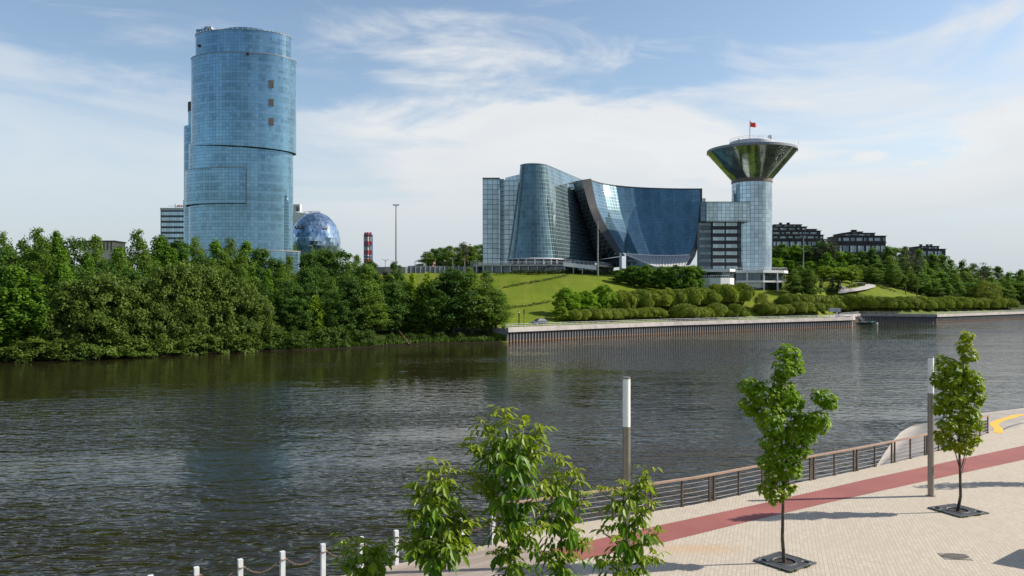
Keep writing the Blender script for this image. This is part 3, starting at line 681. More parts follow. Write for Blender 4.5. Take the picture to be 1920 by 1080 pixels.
    rp = MB(); rp.prism([(xx(1056, 291), 291.5), (xx(1118, 293), 293), (xx(1118, 293), 293.6), (xx(1056, 291), 292.1)], lambda x, y: 21.4 - (x - xx(1056, 291)) * .11, lambda x, y: 22.9 - (x - xx(1056, 291)) * .12); B(rp, 'ramp', M['white'])
    stp = MB()
    for q in range(9): stp.box((xx(996, 292) + q * .8, 294.6, 19.0 + q * .33), (0.9, 2.0, 0.3))
    B(stp, 'stair', M['stone'])
    # concave facade between the fin (left) and the blade (right)
    Lc = [(1108, 336, 327), (1113.5, 362, 325), (1119, 386.6, 323), (1126, 404, 321), (1135, 422, 318), (1154.5, 454, 312), (1167, 474, 309)]
    Rc = [(1312.5, 354, 322), (1312, 380, 320), (1310, 400, 318), (1307.5, 420, 316), (1305, 440, 313), (1300.5, 462, 310), (1297, 477, 308)]
    def crv(C, t):
        q = t * (len(C) - 1); i = min(int(q), len(C) - 2); f = q - i
        return pt(*[C[i][k] + (C[i + 1][k] - C[i][k]) * f for k in range(3)])
    def cv3(C, t):
        q = t * (len(C) - 1); i = min(int(q), len(C) - 2); f = q - i
        return [C[i][k] + (C[i + 1][k] - C[i][k]) * f for k in range(3)]
    def concave(s, t):
        t = 1 - t; a, c_ = cv3(Lc, t), cv3(Rc, t)
        px, py, d_ = [a[k] + (c_[k] - a[k]) * s for k in range(3)]
        want = 344 + 10.5 * (1 - (1 - s) ** 2.4) - (1 - s) ** 9 * 6; lin = Lc[0][1] + (Rc[0][1] - Lc[0][1]) * s
        py += (want - lin) * (1 - t) ** 1.5 + 3.0 * (4 * s * (1 - s)) * t ** 3
        return pt(px, py, d_ + float(np.interp(s, (0, .11, .23, .40, .63, 1.0), (0, 7.5, 12.5, 14.5, 12.5, 0))) * (1 - 0.35 * t))
    br_ = (0, .11, .23, .40, .63, 1.0); dp_ = (0, 7.5, 12.5, 14.5, 12.5, 0)
    g = MB()
    for q in range(5): g.grid(lambda s, t: concave(br_[q] + (br_[q + 1] - br_[q]) * s, t), 6, 20)
    B(g, 'concave_facade', M['concave'])
    tr = MB(); tr.tube([concave(k / 40, 1.0) for k in range(41)], 0.3, 5); B(tr, 'cornice', M['stone'])
    # fin: stone edge of the shell
    Fo = [(1091, 337.5, 326), (1097, 362, 324), (1104, 386.6, 322), (1112, 408, 320), (1121.6, 428.5, 317), (1138, 452, 313), (1153, 473, 310), (1160, 481, 308.5)]
    Fi = [(1108, 335, 327), (1113.5, 362, 325), (1119, 386.6, 323), (1127, 406, 320.5), (1135, 422, 318), (1150, 447, 313), (1165, 471, 309.5), (1172, 480, 308)]
    fn = MB(); ns = 28
    for i in range(ns):
        a0, a1, b0, b1 = crv(Fo, i / ns), crv(Fo, (i + 1) / ns), crv(Fi, i / ns), crv(Fi, (i + 1) / ns)
        dv = Vector((0, 2.5, 0)); f0 = Vector((0, -0.5, 0))
        fn.face([a1 + f0, b1 + f0, b0 + f0, a0 + f0]); fn.face([b1 + f0, b1 + dv, b0 + dv, b0 + f0]); fn.face([a0 + f0, a0 + dv, a1 + dv, a1 + f0])
    a0, b0 = crv(Fo, 0), crv(Fi, 0); fn.face([a0 + Vector((0, -.5, 0)), b0 + Vector((0, -.5, 0)), b0 + Vector((0, 2.5, 0)), a0 + Vector((0, 2.5, 0))])
    B(fn, 'fin', M['finstone'])
    # dark leaning face between the flank wall and the fin
    lf = MB(); T1, Bt = pt(1073.5, 341, 329), pt(1119.5, 491, 334); n_ = 16
    for i in range(n_):
        a0, a1 = crv(Fo, i / n_ * .8), crv(Fo, (i + 1) / n_ * .8); e0, e1 = T1.lerp(Bt, i / n_), T1.lerp(Bt, (i + 1) / n_)
        a0 = a0 + Vector((0, -.2, 0)); a1 = a1 + Vector((0, -.2, 0)); uvq = lambda p: (p.x * 1.2, p.z)
        lf.face([e1, a1, a0, e0], [uvq(e1), uvq(a1), uvq(a0), uvq(e0)])
    B(lf, 'leaning_face', M['leanglass'])
    lt = MB(); q0, q1, q2, q3 = T1, crv(Fo, 0), pt(1093, 340, 347), pt(1078, 341, 341); lt.face([q0, q1, q2, q3]); B(lt, 'roof', M['grey'])
    # glazing under the sweep of the fin
    ug = MB(); n_ = 20
    for i in range(n_):
        a0, a1 = crv(Fo, i / n_), crv(Fo, (i + 1) / n_)
        l0, l1 = [flank(1, max(0.0, min(1.0, (q.z - zb0) / (zt0 - zb0)))) for q in (a0, a1)]
        l0.z, l1.z = a0.z, a1.z
        uvq = lambda p: (p.x * 1.3, p.z)
        ug.face([l1, a1, a0, l0], [uvq(l1), uvq(a1), uvq(a0), uvq(l0)])
    B(ug, 'undersweep_glazing', M['recess'])
    ub = MB(); e = crv(Fo, 1.0); ub.prism([(bb.x, bb.y - .4), (e.x + 1, e.y + .3), (e.x + 1, e.y + 6), (bb.x, bb.y + 6)], 21.8, e.z); B(ub, 'lobby', M['recess'])
    ps = MB(); ps.box((xx(1163.5, 306), 306, (zz(474, 306) + 17) / 2), (0.9, 0.9, zz(474, 306) - 17)); B(ps, 'column', M['whitegrey'])
    # fan roof in front of the foot of the concave facade
    def fan(s, t):
        top = concave(0.02 + 0.97 * s, 0.0); top = Vector((top.x, top.y - .35, top.z - .1))
        ang = s; bot = pt(1166 + 8, 478, 306).lerp(pt(1228, 500, 296), min(1, s * 2.2)) if s < .4545 else pt(1228, 500, 296).lerp(pt(1284, 499, 298), (s - .4545) / .5455)
        return bot.lerp(top, t)
    f_ = MB(); f_.grid(fan, 40, 4); fo = B(f_, 'fan_roof', M['fan'])
    rb_ = MB()
    for k in range(0, 41, 2): rb_.tube([fan(k / 40, 0) + Vector((0, -.1, .08)), fan(k / 40, 1) + Vector((0, -.1, .08))], 0.09, 4)
    rb_.tube([fan(k / 40, 0) + Vector((0, -.1, 0)) for k in range(41)], 0.2, 5); B(rb_, 'rib', M['white'], fo)
    uf = MB()
    for k in range(40):
        p0, p1 = fan(k / 40, 0), fan((k + 1) / 40, 0); p0.y += .3; p1.y += .3
        uf.face([(p0.x, p0.y, 15), (p1.x, p1.y, 15), p1, p0], [(p0.x, 15), (p1.x, 15), (p1.x, p1.z), (p0.x, p0.z)])
    B(uf, 'fan_glazing', M['recess'])
    # blade on the right edge
    Ro = [(1316, 353.5, 322), (1316, 380, 320), (1315.5, 400, 318), (1314, 420, 316), (1311.5, 440, 313), (1308, 462, 310), (1303, 480, 307), (1293, 497, 303)]
    Ri = [(1312.7, 353.5, 321.8), (1312.2, 380, 319.8), (1310.2, 400, 317.8), (1307.7, 420, 315.8), (1305.2, 440, 312.8), (1300.7, 462, 309.8), (1294, 480, 306.8), (1281, 499, 302.6)]
    bl = MB()
    for i in range(ns):
        a0, a1, b0, b1 = crv(Ri, i / ns), crv(Ri, (i + 1) / ns), crv(Ro, i / ns), crv(Ro, (i + 1) / ns); dv = Vector((0, 2, 0)); f0 = Vector((0, -.6, 0))
        bl.face([a1 + f0, b1 + f0, b0 + f0, a0 + f0], None, 1 if i % 7 else 0); bl.face([b1 + f0, b1 + dv, b0 + dv, b0 + f0]); bl.face([a0 + f0, a0 + dv, a1 + dv, a1 + f0])
    a0, b0 = crv(Ri, 0), crv(Ro, 0); bl.face([a0 + Vector((0, -.6, 0)), b0 + Vector((0, -.6, 0)), b0 + Vector((0, 2, 0)), a0 + Vector((0, 2, 0))])
    B(bl, 'blade', [M['bronze'], M['stone']])
    ph = MB(); ph.box((xx(1318.5, 330), 332, zz(377, 330)), (2.0, 4, 2.4)); B(ph, 'roof_lantern', M['shaft'])
    # connecting block
    zt1, zm, z_ = zz(379.5, 303.5), zz(415, 303.5), 17.0
    k1 = MB(); k1.prism([(xx(1313, 303.5), 303.5), (xx(1405.5, 303.5), 303.5), (xx(1405.5, 318), 318), (xx(1313, 318), 318)], zm, zt1); ub_ = B(k1, 'upper_block', M['block'])
    kc = MB(); kc.prism([(xx(1312.8, 303.4), 303.4), (xx(1405.7, 303.4), 303.4), (xx(1405.7, 318), 318), (xx(1312.8, 318), 318)], zt1 + .01, zt1 + .3); kc.box((xx(1319, 303.5), 303.42, (zt1 + zm) / 2), (2.4, .16, zt1 - zm), m=1); B(kc, 'parapet', [M['stone'], M['recess']], ub_)
    k2 = MB(); k2.prism([(xx(1307, 307), 307), (xx(1387, 307), 307), (xx(1387, 318), 318), (xx(1307, 318), 318)], z_, zm - .05); B(k2, 'lower_block', M['darkglass'])
    sp_ = MB()
    for r in range(7): sp_.box((xx(1360, 307), 306.85, zz(427.5 + 13.6 * r, 307)), (11.2, .2, 1.25))
    for px in (1335, 1359.5, 1383): sp_.box((xx(px, 307), 306.8, (zm + zz(500, 307)) / 2), (0.45, .3, zm - zz(500, 307)))
    B(sp_, 'spandrel', M['black'])
    for r in range(7):
        for px, wd in ((1347, 22), (1371, 21)):
            wn = MB(); hw = wd / 2 * 307 / F; x = xx(px, 307); zc = zz(420.5 + 13.6 * r, 307)
            wn.prism([(x - hw, 306.7), (x + hw, 306.7), (x + hw, 306.95), (x - hw, 306.95)], zc - .68, zc + .68); B(wn, 'window', M['winrow'])
        wn = MB(); x = xx(1321, 307); zc = zz(420.5 + 13.6 * r, 307); wn.prism([(x - 2.2, 306.8), (x + 2.2, 306.8), (x + 2.2, 306.95), (x - 2.2, 306.95)], zc - .5, zc + .5); B(wn, 'window', M['darkwin'])
    # funnel topped tower
    d = 312.0; x = xx(1409.5, d); k = d / F
    s_ = MB(); s_.lathe([(36.5 * k, 15), (36.5 * k, zz(341, d))], (x, d), 64); B(s_, 'shaft', M['shaft'], smooth=True)
    br = MB(); br.lathe([(37.4 * k, zz(344, d)), (37.4 * k, zz(340.5, d)), (36.9 * k, zz(340.4, d)), (36.9 * k, zz(337, d)), (37.6 * k, zz(336.5, d)), (37.6 * k, zz(335, d))], (x, d), 64); B(br, 'collar', M['bronze'])
    fz0, fz1 = zz(337.5, d), zz(286, d)
    fu = MB(); fu.lathe([(37.0 * k + (81.5 - 37.0) * k * q / 8, fz0 + (fz1 - fz0) * q / 8) for q in range(9)], (x, d), 72); fun = B(fu, 'funnel', M['funnel'], smooth=True)
    ri = MB(); ri.lathe([(81.4 * k, fz1 - .1), (82.3 * k, fz1), (82.0 * k, fz1 + 0.95), (81.0 * k, fz1 + 1.0), (79 * k, fz1 + .6), (0.1, fz1 + .6)], (x, d), 72); B(ri, 'rim', M['rimgrey'], fun)
    ro = MB(); ro.lathe([(41 * k, fz1 + .6), (41 * k, zz(268, d)), (40.4 * k, zz(267, d)), (.1, zz(266.6, d))], (x, d), 48); ro.build('roof_drum', [M['whitegrey']], b)
    rl = MB(); zr = zz(267.5, d)
    for q in range(28):
        a = 2 * math.pi * q / 28; rl.tube([(x + 40 * k * math.cos(a), d + 40 * k * math.sin(a), zr), (x + 40 * k * math.cos(a), d + 40 * k * math.sin(a), zr + 1.3)], .06, 4)
    for hz_ in (.7, 1.3): rl.tube([(x + 40 * k * math.cos(2 * math.pi * q / 28), d + 40 * k * math.sin(2 * math.pi * q / 28), zr + hz_) for q in range(29)], .05, 4)
    rl.box((x + 24 * k, d - 30 * k, zr + .8), (1.2, 1, 1.6)); rl.tube([(x - 39 * k, d - 12 * k, fz1 + 1.4), (x - 30 * k, d - 26 * k, zr + .6)], .25, 5)
    rl.tube([(x + 71 * k, d - 10, fz1 + 1.5), (x + 71 * k, d - 10, fz1 + 2.6)], .1, 4); B(rl, 'railing', M['white'])
    # podium
    pd = empty  # noqa
    l0 = MB(); prof = [(xx(1312, 296), 297), (xx(1330, 291), 290.5), (xx(1350, 290), 289), (xx(1368, 291), 290.5), (xx(1377, 294), 294.5), (xx(1379, 306), 306), (xx(1312, 306), 306)]
    l0.prism(prof, 10, zz(521, 290)); B(l0, 'podium', M['white'])
    l1 = MB(); l1.prism([(xx(1313, 297), 298), (xx(1370, 293), 293), (xx(1376.5, 296), 296), (xx(1379, 306), 306), (xx(1313, 306), 306)], zz(521, 290) + .02, zz(509.5, 292)); B(l1, 'podium_glazing', M['podglass'])
    l2 = MB(); l2.prism([(xx(1312, 294), 295), (xx(1368.5, 290), 290), (xx(1378, 294), 294), (xx(1379.5, 307), 307), (xx(1312, 307), 307)], zz(509.5, 292) + .02, zz(504, 290)); B(l2, 'podium_roof', M['white'])
    rr = MB(); rr.tube([(xx(1316, 292.5), 292.7, zz(521, 290) + .9), (xx(1332, 290.2), 290.2, zz(521, 290) + .9), (xx(1352, 289.2), 289.2, zz(521, 290) + .9), (xx(1368, 290.8), 290.8, zz(521, 290) + .9)], .06, 4)
    for q in range(14):
        p = pt(1317 + q * 3.8, 521, 290.2 + abs(q - 8) * .12); rr.tube([p, p + Vector((0, 0, .9))], .04, 4)
    B(rr, 'railing', M['whitegrey'])
    r0 = MB(); pr = [(xx(1378.5, 297), 297), (xx(1430, 295), 294.5), (xx(1472, 297), 298), (xx(1477, 304), 304), (xx(1472, 316), 318), (xx(1378.5, 320), 320)]
    zA, zB, zC_, zD = 10, zz(529.5, 296), zz(526, 296), zz(511.5, 296)
    r0.prism([(xx(1379.5, 297.5), 298), (xx(1430, 295.5), 296), (xx(1430, 320), 319), (xx(1379.5, 320), 319)], zA, zB - .02); B(r0, 'podium', M['white'])
    r00 = MB(); r00.prism([(xx(1430.3, 300), 301), (xx(1468, 301), 302), (xx(1468, 318), 317), (xx(1430.3, 318), 317)], zA, zB - .02); B(r00, 'undercroft', M['podglass'])
    r1 = MB(); r1.prism(pr, zB, zC_); B(r1, 'floor_slab', M['white'])
    r2 = MB(); r2.prism([(p[0] + (.5 if i == 0 else -.6), p[1] + 1.2) for i, p in enumerate(pr[:4])] + [(p[0] - .5, p[1] - .5) for p in pr[4:]], zC_ + .02, zD - .02); B(r2, 'podium_glazing', M['podglass'])
    r3 = MB(); r3.prism([(p[0], p[1] - .3) for p in pr], zD, zz(506.5, 296)); B(r3, 'podium_roof', M['white'])
    for px, dd in ((1401, 296.1), (1432, 295.0), (1457.5, 296.9)):
        cl_ = MB(); cl_.tube([(xx(px, dd), dd, zC_), (xx(px, dd), dd, zD)], .28, 8); B(cl_, 'column', M['white'])
    for px, dd in ((1432, 295.2), (1458, 297)):
        cl_ = MB(); cl_.box((xx(px, dd), dd, (zA + zB) / 2), (.55, .55, zB - zA)); B(cl_, 'column', M['white'])
    rr = MB()
    for hz_ in (.55, 1.0): rr.tube([(p[0], p[1] + .3, zz(506.5, 296) + hz_) for p in pr[:4]], .05, 4)
    for q in range(20):
        p = Vector(pr[0]).lerp(Vector(pr[1]), q / 10) if q < 10 else Vector(pr[1]).lerp(Vector(pr[2]), (q - 10) / 10); rr.tube([(p.x, p.y + .3, zz(506.5, 296)), (p.x, p.y + .3, zz(506.5, 296) + 1)], .04, 4)
    B(rr, 'railing', M['whitegrey'])
    # flagpole, a thing of its own
    fp = empty('flagpole', (x - 3.5 * k, d, zz(267, d))); tag(fp, 'flagpole with a red flag on top of the funnel roof', 'flagpole')
    px_ = x - 3.5 * k; a = MB(); a.tube([(px_, d, zz(267, d)), (px_, d, zz(224.5, d))], [.16, .1], 6); a.build('pole', [M['grey']], fp)
    fl = MB()
    def flag(s, t):
        zt_ = zz(227.3, d) - s * 1.15 - .25 * math.sin(s * 6); zb__ = zz(238.7, d) + .15 * math.sin(s * 7)
        return Vector((px_ + .12 + s * 2.5, d - .1 + .35 * math.sin(s * 7.5) * s, zb__ + (zt_ - zb__) * t))
    fl.grid(flag, 14, 6); fo = fl.build('flag', [M['flagred']], fp, smooth=True)
    em = MB(); em.lathe([(0.02, 0), (0.24, 0)], (0, 0), 10); eo = em.build('emblem', [M['yellow']], None)
    eo.data.transform(Matrix.Translation((px_ + .55, d - .22, zz(230.4, d))) @ Matrix.Rotation(R(90), 4, 'X')); eo.parent = fo; eo.matrix_parent_inverse = Matrix.Translation(fp.location).inverted() @ Matrix.Identity(4) if False else Matrix.Identity(4)
    eo.matrix_parent_inverse = Matrix.Identity(4)
M['leanglass'] = glass('leaning_face_glass', (0.20, 0.235, 0.235), 1.5, 1.55, .12, .14, line=(.25, .28, .29), tilt=.006, linefac=.5)
M['rimgrey'] = plain('rim_grey', (0.22, 0.23, 0.245), 0.5)
M['darkwin'] = glass('dim_window_strip', (0.14, 0.18, 0.2), 0.9, 3, .12, .05, metal=.5)
offices()

# ================================================================== apartment houses on the hill
def storey_house(name, label, d, tiers, seed):
    rnd = random.Random(seed)
    xs = [t[0] for t in tiers] + [t[1] for t in tiers]; x0, x1 = xx(min(xs), d), xx(max(xs), d)
    b = empty(name, ((x0 + x1) / 2, d, zz(tiers[0][3], d))); tag(b, label, 'building')
    fb = tiers[0]; fm = MB(); fm.prism([(xx(fb[0], d) + .2, d + .3), (xx(fb[1], d) - .2, d + .3), (xx(fb[1], d) - .2, d + 13), (xx(fb[0], d) + .2, d + 13)], 10, zz(fb[3], d) - .02); fm.build('foundation', [M['brick']], b)
    for (pa, pb, ya, yb, setb) in tiers:
        xa, xb, zb_, zt_ = xx(pa, d), xx(pb, d), zz(yb, d), zz(ya, d); dd = d + setb
        m_ = MB(); m_.prism([(xa, dd), (xb, dd), (xb, dd + 14), (xa, dd + 14)], zb_, zt_ - .03); m_.build('wall', [M['brick']], b)
        s = MB(); s.prism([(xa - .3, dd - .5), (xb + .3, dd - .5), (xb + .3, dd + 14.2), (xa - .3, dd + 14.2)], zt_, zt_ + .35); s.build('roof', [M['brick']], b)
        x = xa + .5
        while x < xb - 1.5:
            wd = rnd.choice((1.3, 2.2, 3.2)); wd = min(wd, xb - .4 - x)
            wn = MB(); zlo = zb_ + (zt_ - zb_) * .30; zhi = zb_ + (zt_ - zb_) * .78
            wn.prism([(x, dd - .12), (x + wd, dd - .12), (x + wd, dd + .1), (x, dd + .1)], zlo, zhi)
            wn.build('window', [M['winlight'] if rnd.random() < .72 else M['darkwin']], b)
            if rnd.random() < .35:
                bl = MB(); bl.prism([(x, dd - .95), (x + wd, dd - .95), (x + wd, dd - .15), (x, dd - .15)], zb_ + .02, zb_ + .9); bl.build('balcony', [M['brownbrick'] if rnd.random() < .4 else M['brick']], b)
            x += wd + rnd.choice((.5, .9, 1.3))
    top = tiers[-1]
    for q in range(3):
        c = MB(); px = top[0] + (top[1] - top[0]) * rnd.uniform(.1, .9); c.box((xx(px, d), d + top[4] + 5, zz(top[2], d) + .8), (1.2, 1.2, 1.3)); c.box((xx(px, d), d + top[4] + 5, zz(top[2], d) + 1.55), (1.6, 1.6, .2)); c.build('chimney', [M['brick']], b)
storey_house('apartment_house', 'largest black brick apartment house with stepped storeys, beside the funnel tower', 425,
             [(1448, 1546, 449.5, 466, 0), (1448, 1544, 441.2, 449.3, 0), (1449, 1540, 433.2, 441, 1), (1450, 1514, 425.5, 433, 1), (1514.3, 1534, 429.8, 433, 2), (1457, 1508, 420.5, 425.3, 4)], 1)
storey_house('apartment_house', 'dark apartment house with wide glazed top floor in the middle of the hill', 435,
             [(1572, 1661, 455.5, 480, 0), (1570, 1661, 443, 455.3, 0), (1586, 1645, 436.8, 442.8, 3), (1604, 1625, 433.8, 436.6, 5)], 2)
storey_house('apartment_house', 'lowest dark house just showing over the wood at the right', 480,
             [(1724, 1773, 467.5, 485, 0), (1729, 1764, 461.8, 467.3, 2)], 5)

# ================================================================== embankment quays: sheet piling, concrete cap, rail
def pilemat():
    m, nt, out = nm('rusted_sheet_piling')
    p = pos(nt); sp = nt.nodes.new('ShaderNodeSeparateXYZ'); nt.links.new(p, sp.inputs[0])
    n = noise(nt, mapping(nt, p, (1, 1, .35)), 1.2, 4); n2_ = noise(nt, mapping(nt, p, (.25, .25, .05)), 1.0, 3)
    hgt = mathn(nt, 'ADD', sp.outputs[2], mathn(nt, 'MULTIPLY', n, -.7))
    c = mixc(nt, n2_, (0.075, 0.078, 0.085), (0.17, 0.165, 0.165))
    c = mixc(nt, mathn(nt, 'SUBTRACT', 1.0, smooth(nt, hgt, -.30, .12)), c, (0.30, 0.18, 0.11))
    c = mixc(nt, smooth(nt, n, .6, .75), c, (0.16, 0.08, 0.05))
    princ(nt, out, Base_Color=c, Roughness=.75); return m
M['pile'] = pilemat()
def quay(name, label, pts, ztop, capz, rail=True, capover=0.45):
    b = empty(name, (*pts[0], 0)); tag(b, label, 'quay')
    P = [Vector((p[0], p[1], 0)) for p in pts]
    # resample
    def walk(step):
        out_ = []; carry = 0
        for i in range(len(P) - 1):
            seg = P[i + 1] - P[i]; L = seg.length; t = seg.normalized(); s = carry
            nrm = Vector((t.y, -t.x, 0))      # towards the water
            while s < L: out_.append((P[i] + t * s, t, nrm)); s += step
            carry = s - L
        return out_
    m_ = MB(); prev = None
    for q, (p, t, nr) in enumerate(walk(1.0)):
        a = [p, p + t * .38, p + t * .5 - nr * .42, p + t * .88 - nr * .42]
        if prev is not None: a = [prev] + a
        for i in range(len(a) - 1):
            m_.face([(a[i].x, a[i].y, -1.5), (a[i + 1].x, a[i + 1].y, -1.5), (a[i + 1].x, a[i + 1].y, capz + .1), (a[i].x, a[i].y, capz + .1)])
        prev = a[-1]
    m_.build('sheet_piling', [M['pile']], b)
    c = MB()
    for i in range(len(P) - 1):
        t = (P[i + 1] - P[i]).normalized(); nr = Vector((t.y, -t.x, 0)); o1, o2 = nr * capover, nr * -1.6
        prof = [(capover, capz), (capover - .12, ztop), (-.5, ztop), (-.5, 2.97), (-1.6, 2.97)]
        for k in range(len(prof) - 1):
            (q0, z0), (q1, z1) = prof[k], prof[k + 1]; A, B_ = P[i], P[i + 1]
            c.face([A + nr * q0 + Vector((0, 0, z0)), B_ + nr * q0 + Vector((0, 0, z0)), B_ + nr * q1 + Vector((0, 0, z1)), A + nr * q1 + Vector((0, 0, z1))])
        A, B_ = P[i], P[i + 1]; c.face([A + nr * -.6 + Vector((0, 0, capz)), B_ + nr * -.6 + Vector((0, 0, capz)), B_ + nr * capover + Vector((0, 0, capz)), A + nr * capover + Vector((0, 0, capz))])
    for A, t in ((P[0], (P[1] - P[0]).normalized()), (P[-1], (P[-1] - P[-2]).normalized())):
        nr = Vector((t.y, -t.x, 0)); c.face([A + nr * capover + Vector((0, 0, capz)), A + nr * (capover - .12) + Vector((0, 0, ztop)), A - nr * .5 + Vector((0, 0, ztop)), A - nr * .5 + Vector((0, 0, capz))])
    c.build('concrete_cap', [M['concrete']], b)
    if rail:
        r_ = MB()
        for z in (ztop + .35, ztop + .75):
            pp = [p - nr * .2 for p, t, nr in walk(6)]; r_.tube([(p.x, p.y, z) for p in pp], .045, 4)
        for p, t, nr in walk(2.0): q = p - nr * .2; r_.tube([(q.x, q.y, ztop), (q.x, q.y, ztop + .75)], .04, 4)
        r_.build('railing', [M['whitegrey']], b)
q1 = [tuple(at(a, c)[:2]) for a, c in ((951, 641), (1100, 633), (1260, 625), (1400, 619.5), (1530, 614.5), (1597, 612.2))] + [(119.5, 279.5), (121, 285), (123, 300)]
quay('quay_wall', 'long sheet pile quay wall with pale concrete cap below the lawn', q1, 3.28, 2.2)
quay('quay_wall', 'second quay wall set back beyond the green boat at the right', [(123.2, 300.5), (144, 331), (168, 317), (240, 375), (330, 432)], 3.28, 2.2)
# ================================================================== vegetation prototypes (leaf-cluster crowns)
def quads_mesh(name, V, tint, mat, tip=None):
    """V: (n, 4, 3)"""
    n = len(V); me = bpy.data.meshes.new(name)
    me.from_pydata(V.reshape(-1, 3).tolist(), [], np.arange(n * 4).reshape(n, 4).tolist())
    a = me.attributes.new('tint', 'FLOAT', 'FACE'); a.data.foreach_set('value', np.clip(tint, 0, 1).astype(np.float32))
    if tip is not None:
        a = me.attributes.new('tip', 'FLOAT', 'FACE'); a.data.foreach_set('value', np.clip(tip, 0, 1).astype(np.float32))
    me.materials.append(mat); me.update(); return me
def norm(a): return a / np.maximum(np.linalg.norm(a, axis=-1, keepdims=True), 1e-9)
def leafquads(C, Nn, L, W, rng, down=0.0):
    """rhombic leaves at C with normals Nn, length L, width W; down pulls the long axis towards the ground"""
    n = len(C); r = rng.normal(size=(n, 3)); a = norm(r - (r * Nn).sum(1, keepdims=True) * Nn)
    a = norm(a + np.array([0, 0, -down])); b = norm(np.cross(Nn, a))
    L = np.broadcast_to(np.asarray(L), (n,))[:, None]; W = np.broadcast_to(np.asarray(W), (n,))[:, None]
    return np.stack([C - a * L / 2, C + b * W / 2 - a * L * .05, C + a * L / 2, C - b * W / 2 - a * L * .05], 1)
def crown(h, R_, prof, base, nclump, nleaf, cr, ls, rng, lobes=5, down=0.2, flat=.75, droop=0.0, ratio=.6, spiky=0.0):
    """clumps over the crown's volume; returns leaf quads, tint and the clump centres"""
    ph = rng.uniform(0, 6.28, 3); cl = []
    while len(cl) < nclump:
        t = rng.uniform(0, 1); r = prof(t)
        if rng.uniform() > .25 + r: continue
        a = rng.uniform(0, 6.283); q = rng.uniform() ** .42
        lob = 1 + .16 * math.sin(lobes * a + ph[0] + 3 * t) + .12 * math.sin(3 * a + ph[1] - 5 * t)
        cl.append((R_ * r * q * lob * math.cos(a), R_ * r * q * lob * math.sin(a), base + t * (h - base), q))
    cl = np.array(cl); V = []; T = []
    for c in cl:
        k = int(nleaf * rng.uniform(.7, 1.3)); s = cr * rng.uniform(.6, 1.25)
        g = norm(rng.normal(size=(k, 3))) * (rng.uniform(size=(k, 1)) ** .45) * s; g[:, 2] *= flat
        if spiky: g[:, 2] *= 1 + spiky; g[:, :2] *= 1 - .4 * spiky
        C = c[:3] + g; C[:, 2] -= droop * (g[:, 0] ** 2 + g[:, 1] ** 2) / max(s, .01)
        out = norm(np.array([c[0], c[1], 0.35 * R_])[None] * .6 + g * 1.3 / max(s, .01) * R_ * .5)
        Nn = norm(out * .8 + rng.normal(size=(k, 3)) * .55 + np.array([0, 0, .35]))
        V.append(leafquads(C, Nn, ls * rng.uniform(.7, 1.3, k), ls * ratio * rng.uniform(.7, 1.3, k), rng, down))
        T.append(np.clip(rng.normal(.5, .22, k) + rng.normal(0, .13), 0, 1))
    return np.concatenate(V), np.concatenate(T), cl
def trunk(h, r, cl, rng, base=0.0, nb=9, lean=.03, mat='bark'):
    m_ = MB(); p = [(0, 0, -.6)]; k = 6
    for i in range(1, k + 1): p.append((rng.normal(0, lean * h / 4), rng.normal(0, lean * h / 4), h * i / k))
    m_.tube(p, [r * (1.15 - i / k * .95) for i in range(k + 1)], 7)
    idx = rng.permutation(len(cl))[:nb]
    for i in idx:
        c = cl[i]; z0 = max(base * .8, c[2] - .35 * h * rng.uniform(.3, .8)); z0 = min(z0, h * .85)
        m_.tube([(0, 0, z0), (c[0] * .5, c[1] * .5, z0 + (c[2] - z0) * .62), (c[0], c[1], c[2])], [r * .35, r * .2, r * .07], 5)
    return m_
L = {}
L['birch'] = leafmat('birch_leaves', (0.056, 0.115, 0.014), (0.172, 0.272, 0.034), .44)
L['alder'] = leafmat('alder_leaves', (0.026, 0.070, 0.010), (0.088, 0.170, 0.022), .36)
L['poplar'] = leafmat('poplar_leaves', (0.054, 0.130, 0.012), (0.170, 0.305, 0.026), .44)
L['willow'] = leafmat('olive_willow_leaves', (0.046, 0.086, 0.013), (0.136, 0.205, 0.030), .36)
L['bright'] = leafmat('young_leaves', (0.110, 0.20, 0.010), (0.25, 0.36, 0.022), .4)
L['bush'] = leafmat('bush_leaves', (0.030, 0.070, 0.010), (0.10, 0.165, 0.022), .30)
L['ball'] = leafmat('clipped_willow_leaves', (0.055, 0.095, 0.009), (0.265, 0.325, 0.024), .18)
L['maple'] = leafmat('lawn_maple_leaves', (0.095, 0.205, 0.008), (0.235, 0.390, 0.020), .5)
L['lime'] = leafmat('lime_leaves', (0.046, 0.118, 0.010), (0.140, 0.262, 0.022), .42)
L['spruce'] = leafmat('spruce_needles', (0.012, 0.028, 0.014), (0.035, 0.060, 0.026), .05)
L['pine'] = leafmat('pine_needles', (0.022, 0.040, 0.016), (0.062, 0.088, 0.034), .08)
L['weeping'] = leafmat('weeping_willow_leaves', (0.110, 0.150, 0.018), (0.240, 0.275, 0.045), .36)
L['hedge'] = leafmat('hedge_leaves', (0.018, 0.036, 0.008), (0.050, 0.075, 0.018), .15)
PR = {}
def proto(key, name, h, make):
    PR[key] = (name, h, make)
round_ = lambda t: math.sqrt(max(0, 1 - (2 * t - 1) ** 2)) ** .8
def tallp(t): return (min(1, t * 3.2) ** .6) * (1 - t) ** .62 * 1.15
def domep(t): return math.sqrt(max(0.02, 1 - t * t)) * (.9 + .1 * t)
def conep(t): return (1 - t) * min(1, .5 + t * 6)
def ovoid(t): return (min(1, t * 4) ** .5) * math.sqrt(max(0.01, 1 - max(0, (t - .35) / .65) ** 2))
protos = {}
